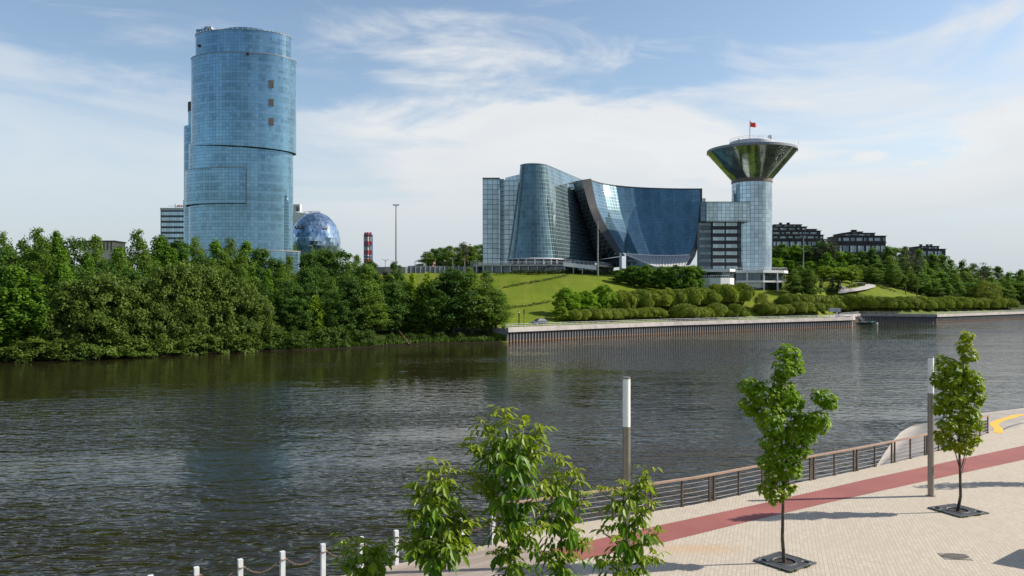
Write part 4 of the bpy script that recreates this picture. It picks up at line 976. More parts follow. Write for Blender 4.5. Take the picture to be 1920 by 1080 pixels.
def mkproto(key, h, crown_args, mat, tr, seeds=2, name=None):
    lst = []
    for s in range(seeds):
        rng = np.random.default_rng(hash_(key) + s * 17)
        V, T, cl = crown(rng=rng, **crown_args)
        me = quads_mesh('crown', V, T, L[mat])
        tm = trunk(h * tr[1], tr[0], cl, rng, base=crown_args['base'], nb=tr[2])
        to = tm.build('trunk', [M[tr[3]]]); tme = to.data; bpy.data.objects.remove(to)
        zt = float(np.percentile(V[:, :, 2], 99.8)); wd = float(np.percentile(np.abs(V[:, :, 0]), 98)) * 2
        lst.append((me, tme, zt, wd))
    protos[key] = lst
def hash_(s): return sum(ord(c) * (i + 3) for i, c in enumerate(s))
mkproto('birch', 14, dict(h=14, R_=2.9, prof=tallp, base=1.6, nclump=120, nleaf=60, cr=.95, ls=.36, lobes=4, down=.9, droop=.25, ratio=.5), 'birch', (.17, .95, 12, 'bark'), 3)
mkproto('alder', 14, dict(h=14, R_=4.0, prof=ovoid, base=1.0, nclump=130, nleaf=70, cr=1.15, ls=.40, lobes=5, down=.3, ratio=.7), 'alder', (.22, .9, 12, 'bark'), 3)
mkproto('poplar', 14, dict(h=14, R_=3.2, prof=tallp, base=1.2, nclump=120, nleaf=60, cr=1.0, ls=.42, lobes=5, down=.15, ratio=.7, spiky=.6), 'poplar', (.18, .95, 12, 'bark'), 3)
mkproto('willow', 10, dict(h=10, R_=5.0, prof=domep, base=.2, nclump=210, nleaf=70, cr=.95, ls=.36, lobes=6, down=.35, ratio=.6), 'willow', (.25, .7, 14, 'bark'), 3)
mkproto('bright', 9, dict(h=9, R_=2.6, prof=tallp, base=.6, nclump=70, nleaf=55, cr=.85, ls=.38, lobes=4, down=.1, ratio=.65, spiky=.7), 'bright', (.12, .95, 10, 'bark'), 2)
mkproto('bush', 3, dict(h=3, R_=1.9, prof=domep, base=.05, nclump=45, nleaf=45, cr=.6, ls=.26, lobes=4, down=.15, ratio=.6, spiky=.3), 'bush', (.06, .8, 8, 'bark'), 3)
mkproto('skirt', 3, dict(h=3, R_=1.9, prof=domep, base=-.1, nclump=55, nleaf=45, cr=.6, ls=.27, lobes=4, down=.5, ratio=.6), 'willow', (.06, .8, 8, 'bark'), 3)
mkproto('maple', 8, dict(h=8, R_=3.5, prof=ovoid, base=.9, nclump=130, nleaf=70, cr=.8, ls=.36, lobes=6, down=.15, ratio=.8), 'maple', (.16, .8, 10, 'bark'), 3)
mkproto('goldmaple', 8, dict(h=8, R_=3.5, prof=ovoid, base=1.2, nclump=130, nleaf=70, cr=.8, ls=.36, lobes=6, down=.15, ratio=.8), 'bright', (.16, .8, 10, 'bark'), 2)
mkproto('lime', 9, dict(h=9, R_=2.0, prof=ovoid, base=1.1, nclump=80, nleaf=70, cr=.75, ls=.34, lobes=4, down=.3, ratio=.75), 'lime', (.14, .85, 8, 'bark'), 3)
mkproto('spruce', 8, dict(h=8, R_=1.7, prof=conep, base=.3, nclump=90, nleaf=45, cr=.55, ls=.3, lobes=7, down=.4, flat=.5, ratio=.3), 'spruce', (.12, 1, 4, 'bark'), 1)
mkproto('pine', 17, dict(h=17, R_=2.9, prof=round_, base=10.5, nclump=45, nleaf=65, cr=.95, ls=.34, lobes=4, down=0, flat=.5, ratio=.35), 'pine', (.2, .97, 9, 'pinebark'), 2)
mkproto('weeping', 8, dict(h=8, R_=4.4, prof=domep, base=.5, nclump=120, nleaf=60, cr=1.0, ls=.42, lobes=5, down=1.6, droop=.8, ratio=.3), 'weeping', (.2, .7, 9, 'bark'), 2)
# clipped, mop-headed willows: dense dome of fine downward shoots on a short forked trunk
def mkball():
    lst = []
    for s in range(4):
        rng = np.random.default_rng(90 + s); k = 7000
        a = rng.uniform(0, 6.283, k); ct = rng.uniform(-.42, 1, k); st = np.sqrt(1 - ct * ct)
        D = np.stack([st * np.cos(a), st * np.sin(a), ct], 1)
        cent = norm(rng.normal(size=(26, 3)) * np.array([1, 1, .8]) + np.array([0, 0, .3])); near = (D @ cent.T).max(1)
        rad = .60 + .45 * np.clip((near - .80) / .20, 0, 1) ** .6 + rng.normal(0, .045, k); rad = rad * np.where(rng.uniform(size=k) < .25, rng.uniform(.75, 1, k), 1)
        C = D * rad[:, None] * np.array([1.0, 1.0, .62]) + np.array([0, 0, .62])
        rag = ct < -.2; C[rag, 2] += rng.normal(0, .05, rag.sum())
        Nn = norm(D + rng.normal(size=(k, 3)) * .30 + np.array([0, 0, .2]))
        V = leafquads(C, Nn, rng.uniform(.13, .25, k), rng.uniform(.035, .07, k), rng, 1.6)
        me = quads_mesh('crown', V, rng.normal(.5, .2, k) + .25 * (near - .9), L['ball'])
        tm = MB()
        for q in range(5):
            aa = q * 1.256 + rng.uniform(-.3, .3); tm.tube([(0.04 * math.cos(aa), .04 * math.sin(aa), -.3), (.08 * math.cos(aa), .08 * math.sin(aa), .12), (.42 * math.cos(aa), .42 * math.sin(aa), .55)], [.05, .04, .025], 5)
        to = tm.build('trunk', [M['bark']]); tme = to.data; bpy.data.objects.remove(to)
        lst.append((me, tme, 1.27, 2.0))
    protos['ball'] = lst
mkball()
REG = []      # (root, phrase, sort px)
def plant(key, px, d_or_xy, top=None, height=None, width=None, name='tree', kind='', place='', group='', cat='tree', base=None, v=None, rnd=None, z=None):
    """one tree: px column and distance (or inland metres v); height from the picture row of its top"""
    if v is not None: x, y = at_v(px, v)
    elif isinstance(d_or_xy, tuple): x, y = d_or_xy
    else: x, y = xx(px, d_or_xy), d_or_xy
    zg = tz(x, y) if z is None else z
    if height is None: height = max(1.0, zz(top, y) - zg)
    me, tme, zt, wd = protos[key][random.randrange(len(protos[key]))]
    s = height / zt; sw = (width / wd) if width else s * random.uniform(.85, 1.15)
    r = empty(name, (x, y, zg - .05), random.uniform(0, 6.28)); r.scale = (sw, sw * random.uniform(.92, 1.08), s)
    r['category'] = cat; r['group'] = group
    link('crown', me, r); link('trunk', tme, r)
    REG.append((r, f"{kind} {place}", px)); return r
def finish_labels():
    ORD = ['leftmost', 'second', 'third', 'fourth', 'fifth', 'sixth', 'seventh', 'eighth', 'ninth', 'tenth', 'eleventh', 'twelfth', 'thirteenth', 'fourteenth', 'fifteenth', 'sixteenth', 'seventeenth', 'eighteenth', 'nineteenth', 'twentieth']
    by = {}
    for r, ph, px in REG: by.setdefault(ph, []).append((px, r))
    for ph, lst in by.items():
        lst.sort(key=lambda q: q[0])
        for i, (px, r) in enumerate(lst):
            if len(lst) == 1: r['label'] = ph
            elif i == 0: r['label'] = ph + ', leftmost'
            elif i == len(lst) - 1: r['label'] = ph + ', rightmost'
            else: r['label'] = ph + ', ' + ORD[i] + ' from left'

# ------------------------------------------------------------------ left bank wood
SKY = [(-80, 455), (0, 448), (18, 438), (45, 445), (68, 428), (110, 436), (140, 446), (165, 462), (180, 444), (200, 476), (225, 462), (245, 455), (258, 432), (275, 455), (300, 442), (330, 447), (360, 448), (400, 452),
       (430, 446), (465, 455), (490, 466), (505, 485), (530, 478), (560, 492), (580, 478), (620, 470), (655, 474), (690, 486), (708, 500), (742, 492), (765, 515), (800, 522), (830, 503), (870, 502), (905, 505), (925, 520), (945, 560)]
def skyl(px): return float(np.interp(px, [a for a, _ in SKY], [b for _, b in SKY]))
def place_l(px):
    for lim, t in ((150, 'near the left edge'), (295, 'left of the banded office block'), (390, 'below the left tower half'), (490, 'below the right tower half'),
                   (560, 'below the round tower foot'), (640, 'below the glass globe'), (715, 'below the striped chimneys'), (800, 'below the tall lighting mast'), (2000, 'beside the start of the quay')):
        if px < lim: return t
GW = 'trees of the left bank wood'
KN = {'birch': 'birch', 'alder': 'dark alder', 'poplar': 'bright green poplar', 'willow': 'olive willow', 'bright': 'yellow green young tree', 'bush': 'low bush'}
NAME = {'birch': 'birch_tree', 'alder': 'alder_tree', 'poplar': 'poplar_tree', 'willow': 'willow_tree', 'bright': 'young_tree', 'bush': 'bush'}
def wood(key, px, v, top, rank, width=None):
    k = KN[key]
    return plant(key, px, None, top=top, v=v, width=width, name=NAME[key], kind=k, place=f"{rank} {place_l(px)}", group=GW if key != 'bush' else 'bushes along the left bank', cat='tree' if key != 'bush' else 'bush')
# skyline rank: peaks placed where the photo shows them
peaks = [(-70, 452), (-30, 450), (8, 436), (45, 447), (72, 428), (108, 434), (140, 446), (181, 442), (222, 462), (258, 431), (300, 441), (335, 449), (368, 446), (405, 452), (432, 447), (462, 453), (488, 466), (515, 484),
         (540, 480), (580, 474), (610, 468), (642, 470), (668, 478), (694, 488), (740, 492), (845, 502), (880, 501), (910, 508)]
for i, (px, top) in enumerate(peaks):
    key = ('poplar', 'alder', 'birch', 'poplar', 'birch')[i % 5] if px < 500 else ('alder', 'alder', 'birch', 'alder')[i % 4]
    wood(key, px, 46 if px < 690 else 34, top, 'on the skyline', width=None)
for i, px in enumerate(range(-60, 700, 37)):
    key = ('birch', 'poplar', 'alder', 'birch', 'poplar')[(i * 3 + 1) % 5] if px < 520 else ('alder', 'birch', 'alder')[i % 3]
    wood(key, px + random.uniform(-8, 8), 33, skyl(px) + random.uniform(12, 34), 'in the third rank')
for i, px in enumerate(range(-50, 760, 42)):
    if 300 < px < 490: key = 'willow' if i % 2 else 'birch'
    elif px < 120: key = ('poplar', 'birch')[i % 2]
    elif px < 520: key = ('willow', 'alder', 'birch')[i % 3]
    else: key = ('alder', 'birch', 'alder')[i % 3]
    wood(key, px + random.uniform(-8, 8), 21, skyl(px) + random.uniform(38, 70), 'in the second rank', width=None)
for px, top, key, wd in ((-60, 560, 'poplar', 8), (-15, 545, 'poplar', 8), (28, 500, 'poplar', 8), (62, 520, 'poplar', 8), (105, 560, 'willow', 8), (140, 525, 'willow', 11), (190, 516, 'willow', 13), (240, 520, 'willow', 11), (275, 535, 'willow', 9), (310, 500, 'willow', 10), (345, 492, 'willow', 11),
                         (385, 498, 'willow', 11), (420, 512, 'willow', 11), (450, 530, 'willow', 9), (478, 545, 'willow', 8), (590, 555, 'bright', 5), (560, 560, 'alder', 7), (625, 545, 'alder', 8), (655, 520, 'alder', 7), (684, 497, 'birch', 8.5), (700, 550, 'birch', 7.5),
                         (735, 530, 'alder', 8), (772, 515, 'bright', 6.5), (800, 512, 'bright', 6), (760, 560, 'alder', 8), (815, 530, 'alder', 10), (850, 508, 'alder', 12), (884, 512, 'birch', 10), (915, 530, 'birch', 10), (930, 545, 'birch', 8.5)):
    wood(key, px, 5.5 if px < 480 else 9 if px < 800 else 7.5, top, 'at the waterline', width=wd)
for i, px in enumerate(range(-40, 500, 27)):
    hgt = random.uniform(2.0, 3.6); plant('skirt', px + random.uniform(-6, 6), None, v=random.uniform(.8, 2.2), height=hgt, width=hgt * random.uniform(1.5, 2.3), name='bush', kind='dark bush', place=f"over the waterline {place_l(px)}", group='dark bushes over the waterline', cat='bush')
for i, px in enumerate([-30, 30, 95] + [488, 505, 520, 535, 550, 566, 582, 600, 618, 640, 664, 688, 712, 730, 775, 800, 830, 862]):
    y_sh = float(np.interp(px, [a for a, _ in shore_px], [b for _, b in shore_px]))
    hgt = random.uniform(2.2, 4.2) if px < 700 else random.uniform(1.1, 2.0)
    plant('bush', px + random.uniform(-6, 6), None, v=random.uniform(2.0, 4.5), height=hgt, width=hgt * random.uniform(1.2, 1.9), name='bush', kind='low leafy bush', place=f"at the water {place_l(px)}", group='bushes along the left bank', cat='bush')
# ------------------------------------------------------------------ trees behind, between the lawn mast and the offices
for i, (px, top) in enumerate(((802, 472), (815, 466), (829, 464), (842, 461), (856, 464), (868, 457), (880, 461), (893, 460), (905, 458), (918, 465))):
    plant('alder' if i % 3 else 'birch', px, 372 + (i % 3) * 9, top=top, width=9.5, name='alder_tree' if i % 3 else 'birch_tree', kind='bushy tree', place='far behind the grey wall', group='trees behind the grey wall')
plant('pine', 871, 366, top=453, name='pine_tree', kind='dark pine', place='rising above the trees left of the offices', group='trees behind the grey wall')
# ------------------------------------------------------------------ lawn trees
for px, py, top, wd in ((1063, 592, 539, 7.6), (1098, 588, 545, 7.0), (1132, 586, 534, 7.4)):
    p = hit(px, py); plant('maple', px, (p.x, p.y), top=top, width=wd, name='maple_tree', kind='round bright green maple', place='on the lawn above the quay', group='round maples on the lawn')
p = hit(1053, 602); plant('goldmaple', 1053, (p.x, p.y), top=575, width=4.2, name='maple_tree', kind='small yellowish maple', place='in front of the round maples by the quay road')
for i, px in enumerate((1160, 1172, 1186, 1200, 1213, 1226, 1240, 1254, 1268, 1281, 1294, 1306)):
    d = 279 + (i % 2) * 6; plant('lime', px, d, top=(506, 503, 498, 500, 497, 503, 499, 500, 497, 499, 498, 500)[i], width=4.6 + .5 * (i % 3), name='lime_tree', kind='lime tree', place='in the dense row below the concave facade', group='lime row below the facade')
# clipped willow rows
def balls(row, kind, place, group):
    for px, py, top, wpx in row:
        p = hit(px + random.uniform(-1.5, 1.5), py); plant('ball', px, (p.x, p.y), top=top + random.uniform(-2, 2), width=wpx * random.uniform(.95, 1.35) * p.y / F, name='clipped_willow', kind=kind, place=place, group=group)
g = 'rows of clipped willows'
balls([(1160 + 15.5 * i, 583 - i * .75 + (i % 2) * 2.5, 547 - i * .55 + (i % 3) * 1.5 - (6 if i > 11 else 0), 31 + 3 * (i % 2)) for i in range(16)], 'mop headed willow', 'in the long upper row on the lawn', g)
balls([(1168 + 17 * i, 574 - i * 1.2, 546 - i * .75 + (i % 2) - (4 if i > 9 else 0), 30) for i in range(14)], 'mop headed willow', 'in the back of the upper row', g)
balls([(1078 + 17 * i, 604 - i * .75, 579 - i * .1 + (i % 2), 27 + (i % 3) * 2) for i in range(10)], 'low clipped willow', 'in the row along the quay left', g)
balls([(1284, 601, 572, 42), (1307, 600, 575, 32), (1322, 599, 574, 28), (1343, 598, 568, 44), (1368, 597, 582, 16), (1380, 596, 570, 30), (1396, 595, 585, 12)], 'clipped willow', 'in the broken row mid quay', g)
balls([(1437, 593, 568, 36), (1458, 592, 571, 32), (1474, 591, 570, 28), (1494, 590, 565, 36), (1511, 588, 567, 32), (1527, 588, 566, 32), (1545, 587, 566, 34), (1566, 586, 565, 36), (1583, 586, 566, 30)], 'dark skirted willow', 'in the front row left of the kiosk pier', g)
balls([(1478 + 14.5 * i, 578 - .3 * i, 551 + .3 * i + (i % 2) * 1.5, 36) for i in range(9)], 'pale topped willow', 'in the back row behind the kiosk', g)
balls([(1602 + 17 * i, 582.5 - .1 * i, 560.5 + (i % 2) * 1.5, 25 + (i % 3)) for i in range(18)], 'willow with bare trunk', 'in the front row of the right quay', g)
balls([(1610 + 19 * i, 574 + .2 * i, 554 + .25 * i + (i % 3), 28) for i in range(15)], 'paler willow', 'in the back row of the right quay', g)
p = hit(1429, 590); plant('weeping', 1429, (p.x, p.y), top=549, width=6.0, name='weeping_willow', kind='yellowish weeping willow', place='on the lawn right of the clipped rows')
# right of the funnel tower
for px, d, top, wd, key, nm_, kd in ((1488, 292, 505, 6.5, 'birch', 'birch_tree', 'loose dark birch'), (1503, 296, 498, 8.0, 'birch', 'birch_tree', 'tall dark birch'), (1518, 293, 503, 6.5, 'birch', 'birch_tree', 'slim dark birch')):
    plant(key, px, d, top=top, width=wd, name=nm_, kind=kd, place='in the clump before the podium right end', group='dark birches by the podium')
for px, d, top, wd in ((1545, 352, 499, 9.0), (1578, 356, 501, 9.5), (1597, 358, 499, 8.0)):
    plant('goldmaple', px, d, top=top, width=wd, name='maple_tree', kind='bright green maple', place='at the bend of the hill path', group='bright maples by the path')
for px, d, top in ((1539, hit(1539, 549).y, 522), (1560, hit(1560, 550).y, 516), (1573, hit(1573, 547).y, 524)):
    plant('spruce', px, d, top=top, width=3.4, name='spruce_tree', kind='small dark spruce', place='below the bright maples', group='small spruces')
# wooded hill
HS = [(1450, 462), (1480, 458), (1510, 464), (1540, 456), (1556, 452), (1575, 470), (1610, 474), (1640, 466), (1665, 458), (1700, 466), (1750, 478), (1800, 488), (1850, 500), (1890, 508), (1930, 514), (2000, 522), (2100, 528)]
def hsl(px): return float(np.interp(px, [a for a, _ in HS], [b for _, b in HS]))
GH = 'trees of the right hill wood'
def place_h(px):
    for lim, t in ((1500, 'behind the podium right end'), (1565, 'below the largest apartment house'), (1660, 'below the glazed top apartment house'), (1720, 'between the two right apartment houses'), (1790, 'below the lowest apartment house'), (1860, 'near the right end of the hill'), (3000, 'at the right edge')):
        if px < lim: return t
def hill(key, px, d, top, rank, width=None):
    key = {'alder': 'lime'}.get(key, key) if px > 1640 or rank == 'on the crest' else key
    kn = {'lime': 'leafy lime', 'birch': 'grey green birch', 'alder': 'dark leafy tree', 'poplar': 'fresh green tree', 'pine': 'dark pine', 'maple': 'bright round tree'}[key]
    plant(key, px, d, top=top, width=width, name={'lime': 'lime_tree', 'birch': 'birch_tree', 'alder': 'alder_tree', 'poplar': 'poplar_tree', 'pine': 'pine_tree', 'maple': 'maple_tree'}[key], kind=kn, place=f"{rank} {place_h(px)}", group=GH)
for i, px in enumerate(range(1448, 2110, 21)):
    key = ('birch', 'alder', 'birch', 'poplar')[(i * 3) % 4] if px > 1600 else ('poplar', 'alder', 'maple', 'alder')[i % 4]
    dd = 408 + max(0, px - 1650) * .22
    hill(key, px + random.uniform(-5, 5), dd, hsl(px) + random.uniform(-6, 3), 'on the crest', width=random.uniform(8.5, 11))
for px, top in ((1540, 455), (1552, 448), (1563, 458), (1530, 462), (1700, 462), (1716, 468), (1842, 492)): hill('pine', px, 398 + max(0, px - 1650) * .2, top, 'on the crest', width=8)
for i, px in enumerate(range(1452, 2090, 24)):
    key = ('birch', 'poplar', 'birch', 'alder', 'birch')[i % 5] if px > 1600 else ('maple', 'poplar', 'alder')[i % 3]
    dd = 388 + max(0, px - 1650) * .2
    hill(key, px + random.uniform(-5, 5), dd, hsl(px) + random.uniform(16, 30), 'in the second rank', width=random.uniform(8, 10.5))
for i, px in enumerate(range(1622, 2080, 22)):
    if px < 1660: key = 'birch'
    else: key = ('birch', 'alder', 'birch', 'poplar')[i % 4]
    dd = 372 + max(0, px - 1650) * .19
    hill(key, px + random.uniform(-5, 5), dd, min(530, hsl(px) + random.uniform(36, 52)), 'in the front rank', width=random.uniform(7.5, 10))
for px in (1698, 1719): hill('pine', px, 368, 478 if px == 1698 else 486, 'in the front rank', width=6)
plant('weeping', 1847, 398, top=526, width=16, name='weeping_willow', kind='broad yellow green willow', place='at the foot of the right hill wood')
for i, px in enumerate(range(1760, 2080, 26)):
    plant('bush', px, 392 + max(0, px - 1780) * .24, top=545 + (i % 3) * 4, width=9, name='bush', kind='tall bush', place='at the foot of the right hill', group='bushes below the right hill', cat='bush')
# far bank beyond the right end
for i, px in enumerate(range(1895, 2110, 22)):
    plant('alder', px, 560 + (i % 2) * 25, top=512 + (i % 3) * 5, width=15, name='alder_tree', kind='far tree', place='beyond the second quay at the right edge', group='far trees at the right edge')
finish_labels()

# ------------------------------------------------------------------ hedges
def hedge(label, pts, w_, h_, seed, group='clipped hedges on the slope'):
    rng = np.random.default_rng(seed); P = [hit(*q) for q in pts]; C = []; 
    for i in range(len(P) - 1):
        Ln = (P[i + 1] - P[i]).length; n = int(Ln * 34 * max(w_, .8) * max(h_, .7))
        t = rng.uniform(size=n); x = P[i].x + (P[i + 1].x - P[i].x) * t + rng.uniform(-.5, .5, n) * w_; y = P[i].y + (P[i + 1].y - P[i].y) * t + rng.uniform(-.5, .5, n) * w_
        hh = h_ * (.82 + .28 * np.sin(t * Ln * 1.9 + seed) * np.sin(t * Ln * .7)); z = terr(x, y) + hh * rng.uniform(size=n) ** .6
        C.append(np.stack([x, y, z], 1))
    C = np.concatenate(C); n = len(C); V = leafquads(C, norm(rng.normal(size=(n, 3)) + np.array([0, -.3, .5])), .36, .24, rng)
    o = link('hedge', quads_mesh('hedge', V, rng.uniform(size=n), L['hedge'])); tag(o, label, 'hedge', group)
hedge('dark bushy hedge along the crest below the terrace', [(962, 513), (1000, 515), (1040, 514), (1080, 513), (1120, 515), (1158, 516)], 2.2, 1.6, 1)
hedge('thin hedge running diagonally across the upper lawn', [(944, 541), (985, 533), (1030, 525), (1066, 518)], .8, .8, 2)
hedge('thin hedge across the lower lawn above the parked car', [(950, 579), (990, 575), (1032, 567)], .8, .8, 3)
hedge('thin hedge on the top left of the lawn', [(925, 517), (960, 513)], .8, .8, 4)
hedge('thin hedge beside the lime row on the right shoulder of the lawn', [(1150, 521), (1178, 529), (1198, 545)], .9, .8, 5)
hedge('straight clipped hedge at the foot of the white podium', [(1390, 544.5), (1440, 544.5), (1490, 544)], 1.2, 1.1, 6)
hedge('low hedge behind the quay promenade right of the kiosk', [(1600, 585), (1680, 584.5), (1760, 584), (1830, 583.5)], .8, .9, 7)
hedge('low hedge between the two willow rows', [(1240, 583), (1275, 580)], .9, .8, 9)
hedge('low hedge beside the path bend', [(1588, 541), (1620, 537)], 1.2, 1.0, 8)
# reeds and rough grass along the left waterline
rng = np.random.default_rng(5); C = []
for px in np.arange(-60, 948, 1.0):
    k = 6 if px > 470 else 0
    for _ in range(k):
        x, y = at_v(px + rng.uniform(-.5, .5), .3 + abs(rng.normal(0, 1.6 if px < 720 or px > 830 else 3.5))); C.append((x, y, tz(x, y)))
C = np.array(C); n = len(C); hgt = rng.uniform(.25, .9, n)
a = rng.uniform(0, 6.28, n); W_ = np.stack([np.cos(a), np.sin(a), 0 * a], 1) * .16; up = np.stack([rng.normal(0, .25, n), rng.normal(0, .25, n), np.ones(n)], 1) * hgt[:, None]
V = np.stack([C - W_, C + W_, C + W_ * .3 + up, C - W_ * .3 + up], 1)
tag(link('waterside_grass', quads_mesh('waterside_grass', V, rng.uniform(size=n), L['bush'])), 'rough grass along the waterline of the left bank', 'grass', kind='stuff')
rk = MB(); rr = random.Random(3)
# ================================================================== far things: path, wall, masts, windsock, lamps, car, boat, kiosk
def ribbon(name, mat, pts, w_, kind='structure', dz=.12, label=None, sub=6):
    P = [Vector(p) for p in pts]; Q = []
    for i in range(len(P) - 1):
        p0, p1, p2, p3 = P[max(i - 1, 0)], P[i], P[i + 1], P[min(i + 2, len(P) - 1)]
        for k in range(sub):
            t = k / sub; Q.append(.5 * ((2 * p1) + (-p0 + p2) * t + (2 * p0 - 5 * p1 + 4 * p2 - p3) * t * t + (-p0 + 3 * p1 - 3 * p2 + p3) * t ** 3))
    Q.append(P[-1]); L_, R__ = [], []
    for i, q in enumerate(Q):
        t = (Q[min(i + 1, len(Q) - 1)] - Q[max(i - 1, 0)]); t.z = 0; t.normalize(); nr = Vector((t.y, -t.x, 0)) * w_ / 2
        a, b = q + nr, q - nr
        if dz: a.z = max(tz(a.x, a.y), q.z) + dz; b.z = max(tz(b.x, b.y), q.z) + dz
        L_.append(a); R__.append(b)
    m_ = MB()
    for i in range(len(Q) - 1): m_.face([L_[i], L_[i + 1], R__[i + 1], R__[i]])
    o = m_.build(name, [mat]); tag(o, label, None, None, kind); return o
ribbon('path', M['concrete'], [hit(1572, 551), hit(1588, 549), hit(1602, 546.5), hit(1620, 542), hit(1632, 537.5), hit(1627, 533), hit(1606, 531)], 4.2)
# grey noise wall left of the offices
def wall():
    b = empty('panel_wall', (xx(790, 296), 296, 17)); tag(b, 'long grey panel wall above the left end of the lawn', 'wall')
    xs = [(688, 292, 503.5, 20), (722, 293, 500.5, 20), (760, 295, 500.5, 20), (765, 296, 500, 22), (905, 303, 499.5, 22)]
    for i in range(len(xs) - 1):
        a, c = xs[i], xs[i + 1]; m_ = MB(); A, B_ = (xx(a[0], a[1]), a[1]), (xx(c[0], c[1]), c[1])
        m_.prism([A, B_, (B_[0], B_[1] + .4), (A[0], A[1] + .4)], 12, zz(c[2], c[1])); m_.build('panel', [M['wallgrey'] if i >= 2 else M['stone']], b)
    m_ = MB()
    for px in range(770, 905, 9): m_.box((xx(px, 295.6 + (px - 765) * .05), 295.8 + (px - 765) * .05, 17.5), (.25, .3, 8.2))
    m_.build('post', [M['whitegrey']], b)
wall()
def mast(px, py_top, d, zb, label, r=.32, heads=True):
    x = xx(px, d); zt = zz(py_top, d); b = empty('lighting_mast', (x, d, zb)); tag(b, label, 'lighting mast', 'tall lighting masts')
    p = MB(); p.tube([(x, d, zb - .5), (x, d, (zb + zt) / 2), (x, d, zt)], [r, r * .8, r * .55], 8); p.build('pole', [M['grey']], b)
    h = MB(); h.tube([(x - 1.0, d, zt - .1), (x + 1.0, d, zt - .1)], .1, 5); h.build('crossbar', [M['grey']], b)
    for q in (-.95, -.35, .35, .95): h = MB(); h.box((x + q, d - .1, zt + .22), (.42, .5, .3)); h.build('floodlight', [M['grey']], b)
mast(742.5, 385, 290, 17.5, 'tallest lighting mast, standing between chimneys and offices')
mast(1121, 411, 286, 18.0, 'lighting mast before the leaning glass wall of the offices', .3)
mast(1506.5, 444, 320, 14.0, 'lighting mast behind the dark birches right of the funnel tower', .25)
def street_lamp(px, py_top, d, zb, label, arms=2):
    x = xx(px, d); zt = zz(py_top, d); b = empty('street_lamp', (x, d, zb)); tag(b, label, 'street lamp', 'distant street lamps along the wall')
    p = MB(); p.tube([(x, d, zb), (x, d, zt)], [.16, .1], 6)
    for s in ((-1, 1) if arms == 2 else (1,)): p.tube([(x, d, zt - .5), (x + s * .7, d, zt), (x + s * 1.0, d, zt + .05)], .07, 4)
    p.build('pole', [M['grey']], b)
    for s in ((-1, 1) if arms == 2 else (1,)): h = MB(); h.box((x + s * 1.15, d, zt + .05), (.6, .3, .14)); h.build('lamp_head', [M['whitegrey']], b)
for px, py, n_ in ((722.5, 487, 'leftmost, beside the tall mast'), (778, 489.5, 'just left of the windsock'), (739.5, 490, 'directly behind the tall mast'), (871.5, 486, 'before the dark trees'), (893, 488.5, 'next to the pale glass wing'), (849, 484, 'before the tree crowns')):
    street_lamp(px, py, 310 if px < 800 else 296, 17.0, f'small street lamp over the grey wall, {n_}', 1 if px == 778 else 2)
def windsock():
    d = 284; x = xx(816.3, d); b = empty('windsock', (x, d, tz(x, d))); tag(b, 'red and white striped windsock hanging from a thin pole before the grey wall', 'windsock')
    p = MB(); p.tube([(x, d, tz(x, d) - .2), (x, d, zz(487, d))], .07, 5); p.build('pole', [M['grey']], b)
    s = MB(); a, e = pt(815, 489.5, d - .1), pt(811, 502, d - .1)
    for k in range(5): s.tube([a.lerp(e, k / 5), a.lerp(e, (k + 1) / 5)], [.42 - .05 * k, .42 - .05 * (k + 1)], 8, k % 2)
    s.build('sock', [M['red'], M['white']], b)
windsock()
def park_lamp():
    d = 197; x = xx(973.2, d); z = 2.95; b = empty('park_lamp', (x, d, z)); tag(b, 'black post lamp with pale lantern at the left end of the quay', 'lamp')
    p = MB(); p.tube([(x, d, z), (x, d, zz(590, d)), (x, d, zz(587, d))], [.16, .12, .2], 8); p.box((x, d, zz(591.5, d)), (.55, .4, .12)); p.build('pole', [M['black']], b)
    l = MB(); l.tube([(x, d, zz(587, d)), (x, d, zz(584, d))], .2, 8); l.tube([(x, d, zz(584, d)), (x, d, zz(582.8, d))], [.24, .1], 8, 1); l.build('lantern', [M['white'], M['black']], b)
    b = empty('banner_pole', (xx(982, d), d, z)); x = xx(982, d); tag(b, 'thin pole with a narrow dark banner beside the black post lamp', 'pole')
    p = MB(); p.tube([(x, d, z), (x, d, zz(580, d))], .06, 6); p.build('pole', [M['black']], b)
    f_ = MB(); f_.box((x + .1, d - .05, zz(584.5, d)), (.22, .06, 1.2)); f_.build('banner', [M['black']], b)
park_lamp()
